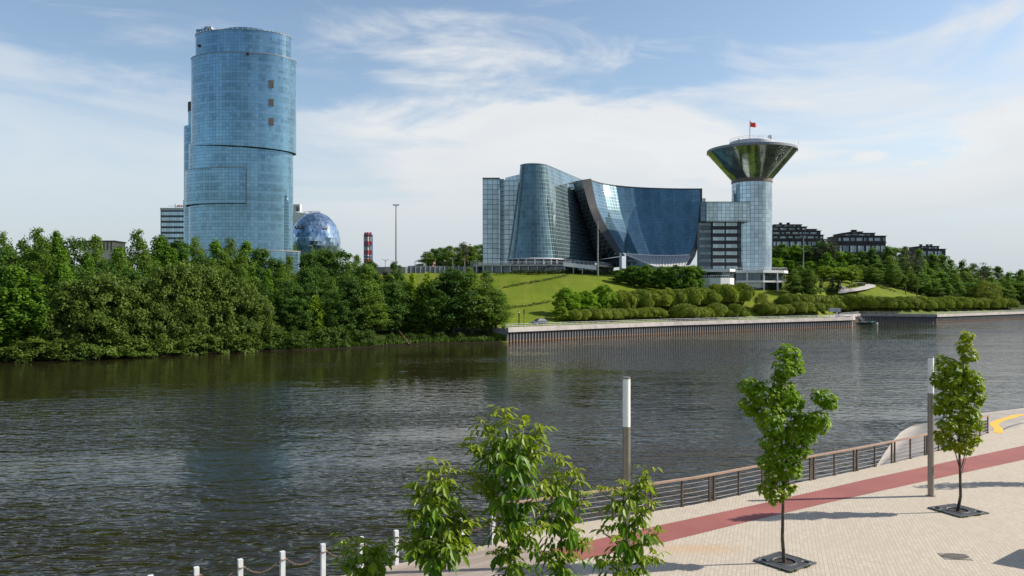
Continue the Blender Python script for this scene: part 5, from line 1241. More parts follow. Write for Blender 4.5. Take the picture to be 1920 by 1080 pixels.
def car():
    p = hit(1011, 607.2); x, d = p.x, p.y; z = 3.0; b = empty('parked_car', (x, d, z)); tag(b, 'blue grey hatchback parked on the quay road below the lawn', 'car')
    L_ = 4.4; hw = .9
    prof = [(-2.2, .35), (-2.18, .72), (-1.75, .86), (-1.15, .96), (-.55, 1.42), (.1, 1.55), (.9, 1.52), (1.6, 1.32), (2.05, 1.0), (2.18, .7), (2.2, .35)]
    m_ = MB(); n = len(prof)
    for s in (-1, 1):
        ring = [Vector((px_, s * (hw if pz < 1.0 else hw - .22 * min(1, (pz - .95) / .5)), pz)) for px_, pz in prof]; m_.face(ring if s < 0 else list(reversed(ring)))
    A = [Vector((px_, -(hw if pz < 1.0 else hw - .22 * min(1, (pz - .95) / .5)), pz)) for px_, pz in prof]; B_ = [Vector((q.x, -q.y, q.z)) for q in A]
    for i in range(n): j = (i + 1) % n; m_.face([A[j], A[i], B_[i], B_[j]])
    o = m_.build('body', [M['carpaint']]); wd = MB()
    for s in (-1, 1):
        wd.face([Vector((-.95, s * .915, 1.0)), Vector((-.48, s * .75, 1.38)), Vector((.3, s * .72, 1.46)), Vector((.3, s * .915, .99))]); wd.face([Vector((.38, s * .915, .99)), Vector((.38, s * .72, 1.46)), Vector((1.0, s * .73, 1.43)), Vector((1.55, s * .9, 1.05))])
    wd.face([Vector((-1.12, -.78, 1.0)), Vector((-1.12, .78, 1.0)), Vector((-.57, .68, 1.42)), Vector((-.57, -.68, 1.42))])
    wo_ = wd.build('window', [M['black']]); parts = [o, wo_]
    for sx_ in (-1.38, 1.36):
        for sy in (-.84, .84):
            wh = MB(); wh.tube([(sx_, sy - .1, .33), (sx_, sy + .1, .33)], .33, 16); q = wh.build('wheel', [M['black']]); parts.append(q)
            hb = MB(); hb.tube([(sx_, sy + (.1 if sy > 0 else -.12), .33), (sx_, sy + (.12 if sy > 0 else -.1), .33)], .2, 12); q2 = hb.build('rim', [M['grey']]); q2.parent = q
    for sy in (-.62, .62):
        hl = MB(); hl.box((-2.17, sy, .74), (.12, .34, .14)); parts.append(hl.build('headlight', [M['white']]))
    for q in parts: q.parent = b
    b.rotation_euler.z = R(33)
M['carpaint'] = plain('blue_grey_car_paint', (.13, .165, .215), .25, metal=.4)
car()
def boat():
    d = 300; x = xx(1625, d); b = empty('motor_boat', (x, d, 0)); tag(b, 'green motor boat moored beyond the end of the first quay', 'boat')
    m_ = MB(); st = [(-3.6, .95, .55), (-2.6, 1.1, .6), (-.5, 1.15, .62), (1.5, .95, .72), (2.9, .45, .88), (3.5, .04, 1.0)]
    for i in range(len(st) - 1):
        (xa, wa, ha), (xb, wb, hb) = st[i], st[i + 1]
        for s in (-1, 1):
            q = [Vector((xa, s * wa, ha)), Vector((xb, s * wb, hb)), Vector((xb, s * wb * .7, -.3)), Vector((xa, s * wa * .75, -.3))]; m_.face(q if s > 0 else q[::-1], None, 0)
        m_.face([Vector((xa, -wa, ha)), Vector((xb, -wb, hb)), Vector((xb, wb, hb)), Vector((xa, wa, ha))], None, 1)
    m_.face([Vector((-3.6, -.95, .55)), Vector((-3.6, .95, .55)), Vector((-3.6, .71, -.3)), Vector((-3.6, -.71, -.3))])
    h = m_.build('hull', [M['boathull'], M['boatgreen']]); c = MB(); c.prism([(-3.0, -.8), (-.2, -.85), (.1, 0), (-.2, .85), (-3.0, .8)], .62, lambda x_, y_: 1.05 - abs(y_) * .2); c2 = c.build('cabin_cover', [M['grey']])
    sp_ = MB(); sp_.prism([(.3, -.72), (1.6, -.65), (2.7, 0), (1.6, .65), (.3, .72)], .66, lambda x_, y_: 1.08 - abs(y_) * .15); c3 = sp_.build('deck_cover', [M['boatgreen']])
    for q in (h, c2, c3): q.parent = b
    b.rotation_euler.z = R(2)
    bu = MB(); bu.lathe([(0.02, -.2), (.3, 0), (.36, .3), (.22, .62), (.02, .7)], (xx(1644.5, 296), 296), 12); tag(bu.build('mooring_buoy', [M['white']], smooth=True), 'small white buoy floating just right of the green boat', 'buoy')
M['boathull'] = plain('dark_boat_hull', (.03, .035, .035), .4); M['boatgreen'] = plain('green_boat_cover', (.04, .20, .14), .5)
boat()
def gangway():
    b = empty('gangway', (xx(1611, 292), 292, .5)); tag(b, 'steel stair gangway going down from the quay end to the boat', 'gangway')
    a, e = Vector((xx(1607, 288), 288, 3.0)), Vector((xx(1618, 296), 296, .7)); s = MB(); t = MB(); w_ = Vector((.2, -.9, 0))
    for k in (0, 1): s.tube([a + w_ * k, e + w_ * k], .08, 4); s.tube([a + w_ * k + Vector((0, 0, 1)), e + w_ * k + Vector((0, 0, 1))], .06, 4)
    for q in range(6):
        for k in (0, 1): p = a.lerp(e, q / 5) + w_ * k; s.tube([p, p + Vector((0, 0, 1))], .05, 4)
    for q in range(12): p = a.lerp(e, (q + .5) / 12) + w_ * .5; t.box(p, (.28, .9, .05))
    s.build('handrail', [M['grey']], b); t.build('tread', [M['grey']], b)
gangway()
def kiosk():
    d = 277; x = xx(1565, d); z = 2.95; b = empty('kiosk', (x, d, z)); tag(b, 'small white flat roofed kiosk on slim posts at the quay edge', 'kiosk')
    zt, zm = zz(577.8, d), zz(584.6, d); m_ = MB(); m_.box((x - .45, d + .6, (zt + zm) / 2), (2.4, 1.6, zt - zm), m=0); m_.box((x + 1.18, d, (zt + zm) / 2), (.95, 2.4, zt - zm + .05)); m_.build('canopy', [M['whitegrey']], b)
    c = MB(); c.box((x + .75, d, (z + zm) / 2), (.45, .6, zm - z)); c.build('column', [M['white']], b)
    for q in (-1.4, -.3): c = MB(); c.tube([(x + q, d + .8, z), (x + q, d + .8, zm)], .07, 6); c.build('post', [M['grey']], b)
    c = MB(); c.box((x + .9, d - .3, z + .35), (1.3, 1, .7)); c.build('base', [M['concrete']], b)
    g_ = MB(); g_.box((x + 1.35, d + .3, (z + zm) / 2), (.5, .06, zm - z)); g_.build('window', [M['darkglass']], b)
kiosk()
def pole_sign(): pass
# fallen trunk on the left bank
p0, p1 = at_v(745, 6.5), at_v(768, -.6); lg = MB(); a, e = Vector((*p0, tz(*p0) + 1.6)), Vector((*p1, .05)); lg.tube([a, a.lerp(e, .5) + Vector((0, 0, .15)), e], [.1, .14, .17], 7); tag(lg.build('fallen_trunk', [M['soilpale']] if 'soilpale' in M else [M['pinebark']]), 'bare fallen trunk sloping into the water from the left bank', 'log')

# ================================================================== near side: promenade, cycle path, deck
RAIL = [(-.58, 28.3), (2.0, 29.7), (4.7, 31.1), (7.5, 32.65), (10.4, 34.65), (13.35, 36.65), (16.3, 38.6), (19.5, 40.85), (21.9, 42.6), (24.4, 44.8), (27.2, 47.4), (29.6, 49.7)]
POSTL = [(-60, -10), (-19, 15.55), (-9.6, 21.25), (-.62, 27.45)]
FARE = [(30.6, 51.8), (31.0, 55.2), (34, 58), (38.9, 60.7), (70, 80), (160, 135)]
prom = [(160, -30), (-60, -30)] + POSTL + RAIL + FARE
def offs(p, q):  # widen the edge slightly towards the water
    return p
def pavemat():
    m, nt, out = nm('sand_coloured_pavers')
    p = mapping(nt, pos(nt), (1, 1, 1), (0, 0, R(-72)))
    br = nt.nodes.new('ShaderNodeTexBrick'); nt.links.new(p, br.inputs['Vector']); br.inputs['Scale'].default_value = 1.0
    br.inputs['Brick Width'].default_value = .26; br.inputs['Row Height'].default_value = .13; br.inputs['Mortar Size'].default_value = .009; br.inputs['Mortar Smooth'].default_value = .2; br.inputs['Bias'].default_value = 0
    br.inputs['Color1'].default_value = (.405, .348, .276, 1); br.inputs['Color2'].default_value = (.470, .410, .330, 1); br.inputs['Mortar'].default_value = (.29, .245, .19, 1)
    g = noise(nt, pos(nt), .35, 5, .6); c = mixc(nt, mathn(nt, 'MULTIPLY', smooth(nt, g, .42, .72), .5), br.outputs[0], (.40, .33, .25))
    g2_ = noise(nt, pos(nt), 2.6, 5, .7); c = mixc(nt, mathn(nt, 'MULTIPLY', smooth(nt, g2_, .58, .78), .3), c, (.33, .27, .21))
    # rust coloured stain on the paving left of the first tree
    s = mapping(nt, pos(nt), (.55, 1.5, 1), (0, 0, R(-10))); 
    vd = nt.nodes.new('ShaderNodeVectorMath'); vd.operation = 'DISTANCE'; nt.links.new(s, vd.inputs[0])
    c0 = Matrix.Rotation(R(-10), 3, 'Z') @ Vector((6.2 * .55, 26.9 * 1.5, 2.0)); vd.inputs[1].default_value = c0
    st = mathn(nt, 'MULTIPLY', mathn(nt, 'SUBTRACT', 1.0, smooth(nt, mathn(nt, 'ADD', vd.outputs['Value'], mathn(nt, 'MULTIPLY', g, .9)), .5, 1.7)), .45)
    c = mixc(nt, st, c, (.45, .25, .10))
    bp = N(nt, 'ShaderNodeBump', i_Strength=.25, i_Distance=.006); nt.links.new(br.outputs[1], bp.inputs['Height']); bp.invert = True
    b = princ(nt, out, Base_Color=c, Roughness=.85); nt.links.new(bp.outputs[0], b.inputs['Normal']); return m
M['pave'] = pavemat()
pm = MB(); pm.prism(prom, -2.0, 2.0, 1, 0); tag(pm.build('promenade', [M['pave'], M['concrete']]), kind='structure')
# kerb edge under the railing
def strip(name, mat, pts, z, kind='structure'):
    m_ = MB(); m_.face([(x, y, z) for x, y in pts]); o = m_.build(name, [mat]); tag(o, kind=kind); return o
def pxy(l): return [tuple(at(a, c, 2.0)[:2]) for a, c in l]
def redmat():
    m, nt, out = nm('red_cycle_path'); g = noise(nt, pos(nt), .5, 5, .6); g2_ = noise(nt, pos(nt), 30, 2)
    c = mixc(nt, smooth(nt, g, .3, .7), (.235, .070, .060), (.30, .095, .080)); c = mixc(nt, mathn(nt, 'MULTIPLY', g2_, .3), c, (.19, .06, .05))
    princ(nt, out, Base_Color=c, Roughness=.85); return m
top = pxy([(1028, 1031), (1078, 1020.5), (1251, 982), (1420, 946), (1620, 900), (1770, 867.5), (1920, 835.5)]) + [(54.7, 62.5)]
bot = pxy([(1030, 1063), (1078, 1052.5), (1251, 1015.5), (1400, 979), (1560, 941), (1740, 901), (1920, 862)]) + [(53.4, 58.5)]
m_ = MB()
for i in range(len(top) - 1): m_.face([(*bot[i], 2.005), (*bot[i + 1], 2.005), (*top[i + 1], 2.005), (*top[i], 2.005)])
tag(m_.build('cycle_path', [redmat()]), kind='structure')
def deckmat():
    m, nt, out = nm('deck_boards'); p = mapping(nt, pos(nt), (1, 1, 1), (0, 0, R(-35))); sp = nt.nodes.new('ShaderNodeSeparateXYZ'); nt.links.new(p, sp.inputs[0])
    f = mathn(nt, 'FRACT', mathn(nt, 'DIVIDE', sp.outputs[1], .15)); g = mathn(nt, 'LESS_THAN', f, .12)
    wn = nt.nodes.new('ShaderNodeTexWhiteNoise'); wn.noise_dimensions = '1D'; nt.links.new(mathn(nt, 'FLOOR', mathn(nt, 'DIVIDE', sp.outputs[1], .15)), wn.inputs['W'])
    c = mixc(nt, wn.outputs['Value'], (.25, .20, .16), (.36, .30, .25)); c = mixc(nt, mathn(nt, 'MULTIPLY', g, .8), c, (.05, .04, .03)); princ(nt, out, Base_Color=c, Roughness=.8); return m
strip('deck', deckmat(), [(-18.5, 15.75), (-9.55, 21.2), (-.62, 27.35), (1.55, 26.5), (2.0, 24.5), (-5.5, 18.8), (-13, 14)], 2.008)
# apron: concrete landing sloping into the water beyond the railing
def resamp(P, n):
    P = [Vector(p) for p in P]; c = [0]
    for i in range(len(P) - 1): c.append(c[-1] + (P[i + 1] - P[i]).length)
    out_ = []
    for k in range(n + 1):
        q = c[-1] * k / n; i = 0
        while i < len(P) - 2 and c[i + 1] < q: i += 1
        out_.append(P[i].lerp(P[i + 1], (q - c[i]) / max(c[i + 1] - c[i], 1e-6)))
    return out_
outer = resamp([at(1632, 893, .02), at(1641, 878, .02), at(1656, 853, .02), at(1673, 828, .03), at(1690, 809, .1), at(1712, 797, .3), at(1740, 789, .7), at(1780, 781, 1.3), (34.2, 58.1, 1.97)], 24)
inner = resamp([(17.3, 39.2, 1.95), (19.5, 40.95, 1.95), (21.9, 42.7, 1.95), (24.4, 44.9, 1.95), (27.2, 47.5, 1.95), (29.65, 49.8, 1.95), (30.65, 51.9, 1.95), (31.05, 55.25, 1.95), (34.0, 57.95, 1.98)], 24)
ap = MB()
for i in range(24):
    for k in range(4):
        q = lambda j, t: inner[j].lerp(outer[j], t)
        ap.face([q(i, k / 4), q(i + 1, k / 4), q(i + 1, (k + 1) / 4), q(i, (k + 1) / 4)][::-1])
    a, e = outer[i], outer[i + 1]; ap.face([a, e, (e.x, e.y, -1.5), (a.x, a.y, -1.5)])
tag(ap.build('landing_apron', [M['apron']], smooth=True), kind='structure')
strip('apron_edge', M['apron'], [(29.9, 50.2), (30.7, 52.0), (31.2, 55.0), (34, 57.8), (38.9, 60.4), (70, 79.7), (70, 76.5), (39.5, 57.6), (35, 54.8), (33, 52)], 2.006)
ribbon('kerb_line', M['stone'], [(30.6, 50.2, 2.011), (33.0, 52.6, 2.011), (36.4, 55.0, 2.011), (41, 57.8, 2.011), (60, 70, 2.011)], .16, dz=0)
yl = pxy([(1871, 812), (1872, 804), (1864, 796), (1874, 789), (1895, 783), (1920, 778)]) + [(42, 58)]
ribbon('yellow_tactile_strip', M['yellow'], [(x, y, 2.012) for x, y in yl], .5, dz=0)
# railing with doubled posts, timber handrail, five wires
def railing():
    b = empty('promenade_railing', (RAIL[0][0], RAIL[0][1], 2)); tag(b, 'waterside railing with wooden handrail, bronze posts and thin steel wires', 'railing')
    P = [Vector((x, y, 2.0)) for x, y in RAIL]; cum = [0]
    for i in range(len(P) - 1): cum.append(cum[-1] + (P[i + 1] - P[i]).length)
    def pos_at(s):
        i = 0
        while i < len(P) - 2 and cum[i + 1] < s: i += 1
        t = (P[i + 1] - P[i]).normalized(); return P[i] + t * (s - cum[i]), t
    tot = cum[-1]; npan = 11; L_ = tot / npan
    hb = MB(); st_ = [pos_at(tot * k / 90) for k in range(91)]
    for k in range(90):
        (p, t), (q, t2) = st_[k], st_[k + 1]; n1_, n2_ = Vector((-t.y, t.x, 0)) * .085, Vector((-t2.y, t2.x, 0)) * .085
        z0, z1 = Vector((0, 0, 1.06)), Vector((0, 0, 1.125))
        A = [p - n1_ + z0, p + n1_ + z0, p + n1_ + z1, p - n1_ + z1]; B_ = [q - n2_ + z0, q + n2_ + z0, q + n2_ + z1, q - n2_ + z1]
        for i in range(4): hb.face([A[i], B_[i], B_[(i + 1) % 4], A[(i + 1) % 4]])
        if k == 0: hb.face(A)
        if k == 89: hb.face(B_[::-1])
    hb.build('handrail', [M['timber']], b)
    def post(s, wd):
        p, t = pos_at(s); m_ = MB(); m_.box(p + Vector((0, 0, .53)), (wd, .07, 1.058), rz=math.atan2(t.y, t.x)); m_.box(p + Vector((0, 0, .012)), (wd + .07, .15, .022), rz=math.atan2(t.y, t.x)); m_.build('post', [M['bronzepost']], b)
    for k in range(npan):
        post(k * L_ + .14, .075); post((k + 1) * L_ - .14, .075); post((k + .5) * L_, .065)
        for h in (.12, .31, .5, .69, .88):
            m_ = MB(); pts = [pos_at(k * L_ + .14 + (L_ - .28) * q / 4)[0] + Vector((0, 0, h)) for q in range(5)]; m_.tube(pts, .011, 5); m_.build('wire', [M['wire']], b)
def timbermat():
    m, nt, out = nm('weathered_timber'); g = noise(nt, mapping(nt, pos(nt), (1, 1, 6), (0, 0, R(-33))), 3, 5); c = mixc(nt, g, (.24, .15, .10), (.42, .30, .22)); princ(nt, out, Base_Color=c, Roughness=.55); return m
M['timber'] = timbermat(); M['wire'] = plain('steel_wire', (.62, .55, .52), .3, metal=.6)
railing()
# signs fixed on the landing side of the railing
for (px, py), lab in (((1758, 826), 'dark information plate leaning at the railing behind the steel lamp post'), ((1845, 806), 'dark information plate leaning at the far end of the railing')):
    p = at(px, py + 5, 2.0); sg = empty('info_plate', p, .6); tag(sg, lab, 'sign', 'plates at the railing'); m_ = MB(); m_.box((p.x, p.y, 2.42), (.62, .04, .62), rz=.6); m_.build('plate', [M['black']], sg); m_ = MB(); m_.box((p.x + .03, p.y + .05, 2.2), (.06, .04, .4), rz=.6); m_.build('leg', [M['grey']], sg)
# lamp posts
def lamp_post(x, y, label):
    b = empty('lamp_post', (x, y, 2)); tag(b, label, 'lamp post', 'cylindrical promenade lamp posts'); r = .125
    m_ = MB(); m_.tube([(x, y, 2.0), (x, y, 6.35)], r, 24); m_.tube([(x, y, 2.0), (x, y, 2.03)], r + .06, 24); m_.build('pole', [M['steel']], b, smooth=False)
    d_ = MB(); d_.tube([(x, y, 6.35), (x, y, 7.88)], r * .97, 24); d_.build('diffuser', [M['opal']], b)
    c = MB(); c.tube([(x, y, 7.88), (x, y, 7.94)], r * 1.02, 24); c.tube([(x, y, 6.33), (x, y, 6.37)], r * 1.03, 24); c.build('cap', [M['steel']], b)
    dr = MB(); dr.box((x + .02, y - r - .001, 3.1), (.09, .012, .38)); dr.build('service_door', [M['grey']], b)
def opal():
    m, nt, out = nm('opal_diffuser'); b = princ(nt, out, Base_Color=(.86, .86, .86), Roughness=.3); b.inputs['Subsurface Weight'].default_value = .25; b.inputs['Subsurface Radius'].default_value = (.1, .1, .1); return m
M['opal'] = opal()
lamp_post(3.62, 25.3, 'steel lamp post with white opal top rising behind the saplings'); lamp_post(17.8, 34.0, 'steel lamp post with white opal top beside the upright maple')
# white chain posts
CP = [(-10.6, 20.55), (-9.6, 21.25), (-8.64, 21.9), (-7.66, 22.55), (-6.67, 23.25), (-5.66, 23.95), (-4.65, 24.65), (-3.67, 25.33), (-2.66, 26.0), (-1.66, 26.7), (-.66, 27.4)]
side = ['outermost left corner post, cut by the frame', 'with only its tip showing, second from the left', 'third from the left at the bottom edge', 'fourth from the left, before open water', 'fifth from the left, with a rusty loop', 'just left of the lowest sapling', 'behind the lowest sapling', 'between the low sapling and the dense sapling', 'hidden behind the dense sapling', 'between the dense sapling and the tallest sapling', 'at the start of the railing behind the tallest sapling']
for i, (x, y) in enumerate(CP):
    b = empty('chain_post', (x, y, 2)); tag(b, 'square white chain post, ' + side[i], 'post', 'white chain posts on the deck edge')
    m_ = MB(); hw = .065; m_.box((x, y, 2.54), (.13, .13, 1.08), rz=R(34)); m_.build('post', [M['postwhite']], b)
    c = MB(); c.prism([(x + .066 * a, y + .066 * e) for a, e in ((-1, -1), (1, -1), (1, 1), (-1, 1))], 3.08, 3.095); c = None
    rg = MB(); rg.tube([(x + .105 * math.cos(q), y + .105 * math.sin(q), 2.86) for q in [2 * math.pi * k / 10 for k in range(11)]], .014, 5); rg.build('chain_loop', [M['rust']], b)
    if i: pass
for i in range(len(CP) - 1):
    A, B_ = Vector((*CP[i], 2.86)), Vector((*CP[i + 1], 2.86)); t = (B_ - A).normalized(); A = A + t * .1; B_ = B_ - t * .1; Ln = (B_ - A).length
    f = lambda s: A.lerp(B_, s) + Vector((0, 0, -.27 * (1 - (2 * s - 1) ** 2)))
    n_ = 22; m_ = MB()
    for k in range(n_):
        p, q = f(k / n_ - .006), f((k + 1) / n_ + .012); ax = (q - p).normalized(); sd = Vector((0, 0, 1)).cross(ax).normalized(); up = ax.cross(sd); w_ = (sd if k % 2 else up) * .016
        m_.tube([p, p.lerp(q, .2) + w_, p.lerp(q, .8) + w_, q, p.lerp(q, .8) - w_, p.lerp(q, .2) - w_, p], .0075, 4, caps=False)
    tag(m_.build('chain', [M['rust']]), f'rusty chain sagging between posts {["at the frame corner", "at the lower left frame edge", "third and fourth from the left", "fourth and fifth from the left", "fifth and sixth, before open water", "either side of the lowest sapling top", "right behind the lowest sapling", "left of the dense sapling", "right of the dense sapling", "at the start of the railing"][i]}', 'chain', 'rusty chains between the white posts')
# tree grates
def grate(cx, cy, ang, side_, label):
    b = empty('tree_grate', (cx, cy, 2.0)); tag(b, label, 'tree grate', 'cast iron tree grates'); Mx = Matrix.Rotation(ang, 3, 'Z'); h = side_ / 2
    P = lambda x, y, z: Vector((cx, cy, 0)) + Mx @ Vector((x, y, 0)) + Vector((0, 0, z))
    so = MB(); so.face([P(-h, -h, 2.011), P(h, -h, 2.011), P(h, h, 2.011), P(-h, h, 2.011)]); so.build('soil', [M['soil']], b)
    m_ = MB(); hole = .27 * side_; z = 2.035
    for k in range(4):
        a = [(0, -h + .025), (h - .025, 0), (0, h - .025), (-h + .025, 0)][k]; m_.box(P(a[0], a[1], z), (side_, .05, .05) if k % 2 == 0 else (.05, side_ - .1, .05), rz=ang)
    n_ = 26
    for k in range(-n_, n_ + 1):     # diagonal slats, interrupted round the planting hole and two small holes
        c = k * .088; seg = []
        s = -side_
        while s < side_:
            x, y = (c - s) * .7071, (c + s) * .7071
            ok = abs(x) < h - .05 and abs(y) < h - .05 and math.hypot(x, y) > hole + .04 and math.hypot(x - h * .68, y + h * .68) > .15 * side_ * .7 and math.hypot(x + h * .68, y - h * .68) > .15 * side_ * .7
            if ok: seg.append(s)
            if (not ok or s + .02 >= side_) and seg:
                if seg[-1] - seg[0] > .05:
                    mid = (seg[0] + seg[-1]) / 2; m_.box(P((c - mid) * .7071, (c + mid) * .7071, z), (.05, seg[-1] - seg[0] + .02, .03), rz=ang + R(45))
                seg = []
            s += .02
    for r_, cc in ((hole, (0, 0)), (.1 * side_, (h * .68, -h * .68)), (.1 * side_, (-h * .68, h * .68))):
        m_.tube([P(cc[0] + r_ * math.cos(q), cc[1] + r_ * math.sin(q), z) for q in [2 * math.pi * k / 28 for k in range(29)]], .03, 6, caps=False)
    m_.build('grille', [M['iron']], b)
    rng = np.random.default_rng(int(cx * 10)); n = 260; a = rng.uniform(0, 6.28, n); e = rng.integers(0, 4, n); s = rng.uniform(-h, h, n); o_ = h + abs(rng.normal(0, .03, n))
    lx = np.where(e == 0, s, np.where(e == 1, o_, np.where(e == 2, s, -o_))); ly = np.where(e == 0, -o_, np.where(e == 1, s, np.where(e == 2, o_, s)))
    keep = np.sin(s * 9 + e * 2) > .2; lx, ly = lx[keep], ly[keep]
    C = np.array([P(x, y, 2.03) for x, y in zip(lx, ly)]); V = leafquads(C, norm(rng.normal(size=(len(C), 3)) + [0, 0, 1.0]), .1, .045, rng)
    wo_ = link('weeds', quads_mesh('weeds', V, rng.uniform(size=len(C)), L['bush']), b); wo_.matrix_parent_inverse = Matrix.Translation(b.location).inverted(); wo_['kind'] = 'stuff'
grate(8.68, 25.5, R(36), 1.36, 'slatted cast iron tree grate with weeds round the lobed young maple'); grate(17.6, 31.6, R(22), 1.5, 'plain black tree grate under the upright yellow green maple')
# drain cover
d0 = at(1791, 1044, 2.0); dc = empty('drain_cover', (d0.x, d0.y, 2)); tag(dc, 'rectangular patterned drain cover in the paving at lower right', 'drain cover')
m_ = MB(); m_.box((d0.x, d0.y, 2.008), (.86, .62, .016), rz=R(-8)); m_.build('frame', [M['coverframe']], dc) if 'coverframe' in M else m_.build('frame', [M['stonepale']], dc) if 'stonepale' in M else m_.build('frame', [M['grey']], dc)
lid = MB()
Mx = Matrix.Rotation(R(-8), 3, 'Z')
for i in range(-7, 8):
    for j in range(-6, 7):
        x, y = i * .055, j * .045
        if (x / .40) ** 2 + (y / .28) ** 2 < 1: q = Mx @ Vector((x, y, 0)); lid.box((d0.x + q.x, d0.y + q.y, 2.019), (.032, .026, .008), rz=R(-8))
lid.tube([(d0.x + (Mx @ Vector((.41 * math.cos(q), .285 * math.sin(q), 0))).x, d0.y + (Mx @ Vector((.41 * math.cos(q), .285 * math.sin(q), 0))).y, 2.017) for q in [2 * math.pi * k / 32 for k in range(33)]], .012, 4, caps=False)
lid.build('lid', [M['coverlid']], dc)
# unseen square canopy added off the frame to cast the lower right corner shadow
def shadow_caster():
    x, y = 20.3, 25.75; b = empty('shadow_caster', (x, y, 2)); tag(b, 'unseen square canopy added right of the frame to shade the lower right paving', 'shadow_caster')
    p = MB(); p.tube([(x, y, 2), (x, y, 4.9)], .04, 8); p.box((x, y, 2.05), (.7, .7, .1)); p.build('pole', [M['grey']], b)
    c = MB(); h = 1.45; ap_ = Vector((x, y, 5.0)); q = [Vector((x + h * a, y + h * e, 4.45)) for a, e in ((-1.25, 0), (0, -1), (1.25, 0), (0, 1))]
    for i in range(4): c.face([q[i], q[(i + 1) % 4], ap_]); c.face([q[(i + 1) % 4], q[i], q[i] - Vector((0, 0, .15)), q[(i + 1) % 4] - Vector((0, 0, .15))])
    c.build('canopy', [M['white']], b)
shadow_caster()
# grassy bank below the viewpoint
bk = MB(); bk.face([(-12, 17.3, 1.99), (70, 17.3, 1.99), (70, -4, 8.8), (-12, -4, 8.8)]); bk.face([(-12, -4, 8.8), (70, -4, 8.8), (70, -30, 8.8), (-12, -30, 8.8)]); tag(bk.build('near_bank', [bpy.data.materials['lawn_and_forest_floor']]), kind='structure')
# ================================================================== near maples with lobed leaves
def maple_leaf():
    """outline of a five lobed leaf, unit size, stem at the origin, tip along +y"""
    return np.array([(0, 0), (.22, -.06), (.46, .10), (.34, .24), (.56, .52), (.30, .50), (.20, .62), (0, 1.0), (-.20, .62), (-.30, .50), (-.56, .52), (-.34, .24), (-.46, .10), (-.22, -.06)])
LM = leafmat('street_maple_leaves', (.085, .190, .007), (.250, .410, .013), .48, .42, yellow=(.40, .38, .018), spec=.3)
LM2 = leafmat('yellow_green_maple_leaves', (.100, .200, .007), (.270, .410, .013), .48, .42, yellow=(.46, .40, .018), spec=.3)
def leaf_polys(name, C, Nn, Dn, size, tint, tip, mat, shape, fold=.18):
    """one polygon fan per half leaf: C base points, Nn normals, Dn pointing directions"""
    Sd = norm(np.cross(Dn, Nn)); n = len(C); k = len(shape); half = k // 2
    P = C[:, None] + size[:, None, None] * (shape[None, :, 0, None] * Sd[:, None] + shape[None, :, 1, None] * Dn[:, None] + (np.abs(shape[None, :, 0, None]) * fold - .16 * shape[None, :, 1, None] ** 2) * Nn[:, None])
    verts = P.reshape(-1, 3).tolist(); faces = []; ti = []
    tipi = int(np.argmax(shape[:, 1]))
    for i in range(n):
        o = i * k
        faces.append([o + j for j in range(0, tipi + 1)]); faces.append([o] + [o + j for j in range(tipi, k)])
    me = bpy.data.meshes.new(name); me.from_pydata(verts, [], faces)
    for nme, dat in (('tint', tint), ('tip', tip)):
        a = me.attributes.new(nme, 'FLOAT', 'FACE'); a.data.foreach_set('value', np.repeat(np.clip(dat, 0, 1), 2).astype(np.float32))
    me.materials.append(mat); me.update(); return me
def near_maple(bx, by, d, blobs, limbs, label, mat, seed, size=.15, dens=1.0, ytop=0, z0=2.0, ox=0.0):
    rng = np.random.default_rng(seed); b = empty('maple_tree', (bx, by, z0)); tag(b, label, 'tree', 'young maples in the promenade grates')
    Cs, Ns, Ds, tp = [], [], [], []
    for (px, py, rx, ry) in blobs:
        c = np.array(pt(px, py, d)); c[0] += ox; kx = d / F; dy = rng.normal(0, .12)
        n = int(dens * 1.9 * rx * ry / 6.0); g = norm(rng.normal(size=(n, 3))) * rng.uniform(.62, 1.0, (n, 1)) ** .5
        lob = 1 + .18 * np.sin(4 * np.arctan2(g[:, 2], g[:, 0]) + seed + px)
        pos_ = c + np.array([0, dy, 0]) + g * .9 * np.array([rx * kx, min(rx, ry) * kx * 1.0, ry * kx]) * lob[:, None]
        out = norm(g + np.array([0, 0, .25])); Nn = norm(out * .75 + np.array([0, 0, .65]) + rng.normal(size=(n, 3)) * .32)
        D_ = g * np.array([1, 1, .2]) + rng.normal(size=(n, 3)) * .45 + np.array([0, 0, -.75]); D_ = norm(D_ - (D_ * Nn).sum(1, keepdims=True) * Nn)
        Cs.append(pos_); Ns.append(Nn); Ds.append(D_); tp.append(np.clip(rng.normal(ytop, .12, n), 0, 1) if not callable(ytop) else np.clip(ytop(px, py) + rng.normal(0, .15, n), 0, 1))
    C, Nn, D_, tp = map(np.concatenate, (Cs, Ns, Ds, tp)); n = len(C)
    me = leaf_polys('crown', C, Nn, D_, size * rng.uniform(.6, 1.15, n), rng.normal(.5, .22, n), tp, mat, maple_leaf())
    o = link('crown', me, b); o.matrix_parent_inverse = Matrix.Translation(b.location).inverted()
    t = MB()
    for pts, r0, r1 in limbs:
        P = [Vector((bx, by, 1.98)) if q == 'base' else pt(q[0], q[1], d + (q[2] if len(q) > 2 else 0)) + Vector((ox, 0, 0)) for q in pts]
        t.tube(P, [r0 + (r1 - r0) * i / (len(P) - 1) for i in range(len(P))], 9)
    t.build('trunk', [M['bark']], b)
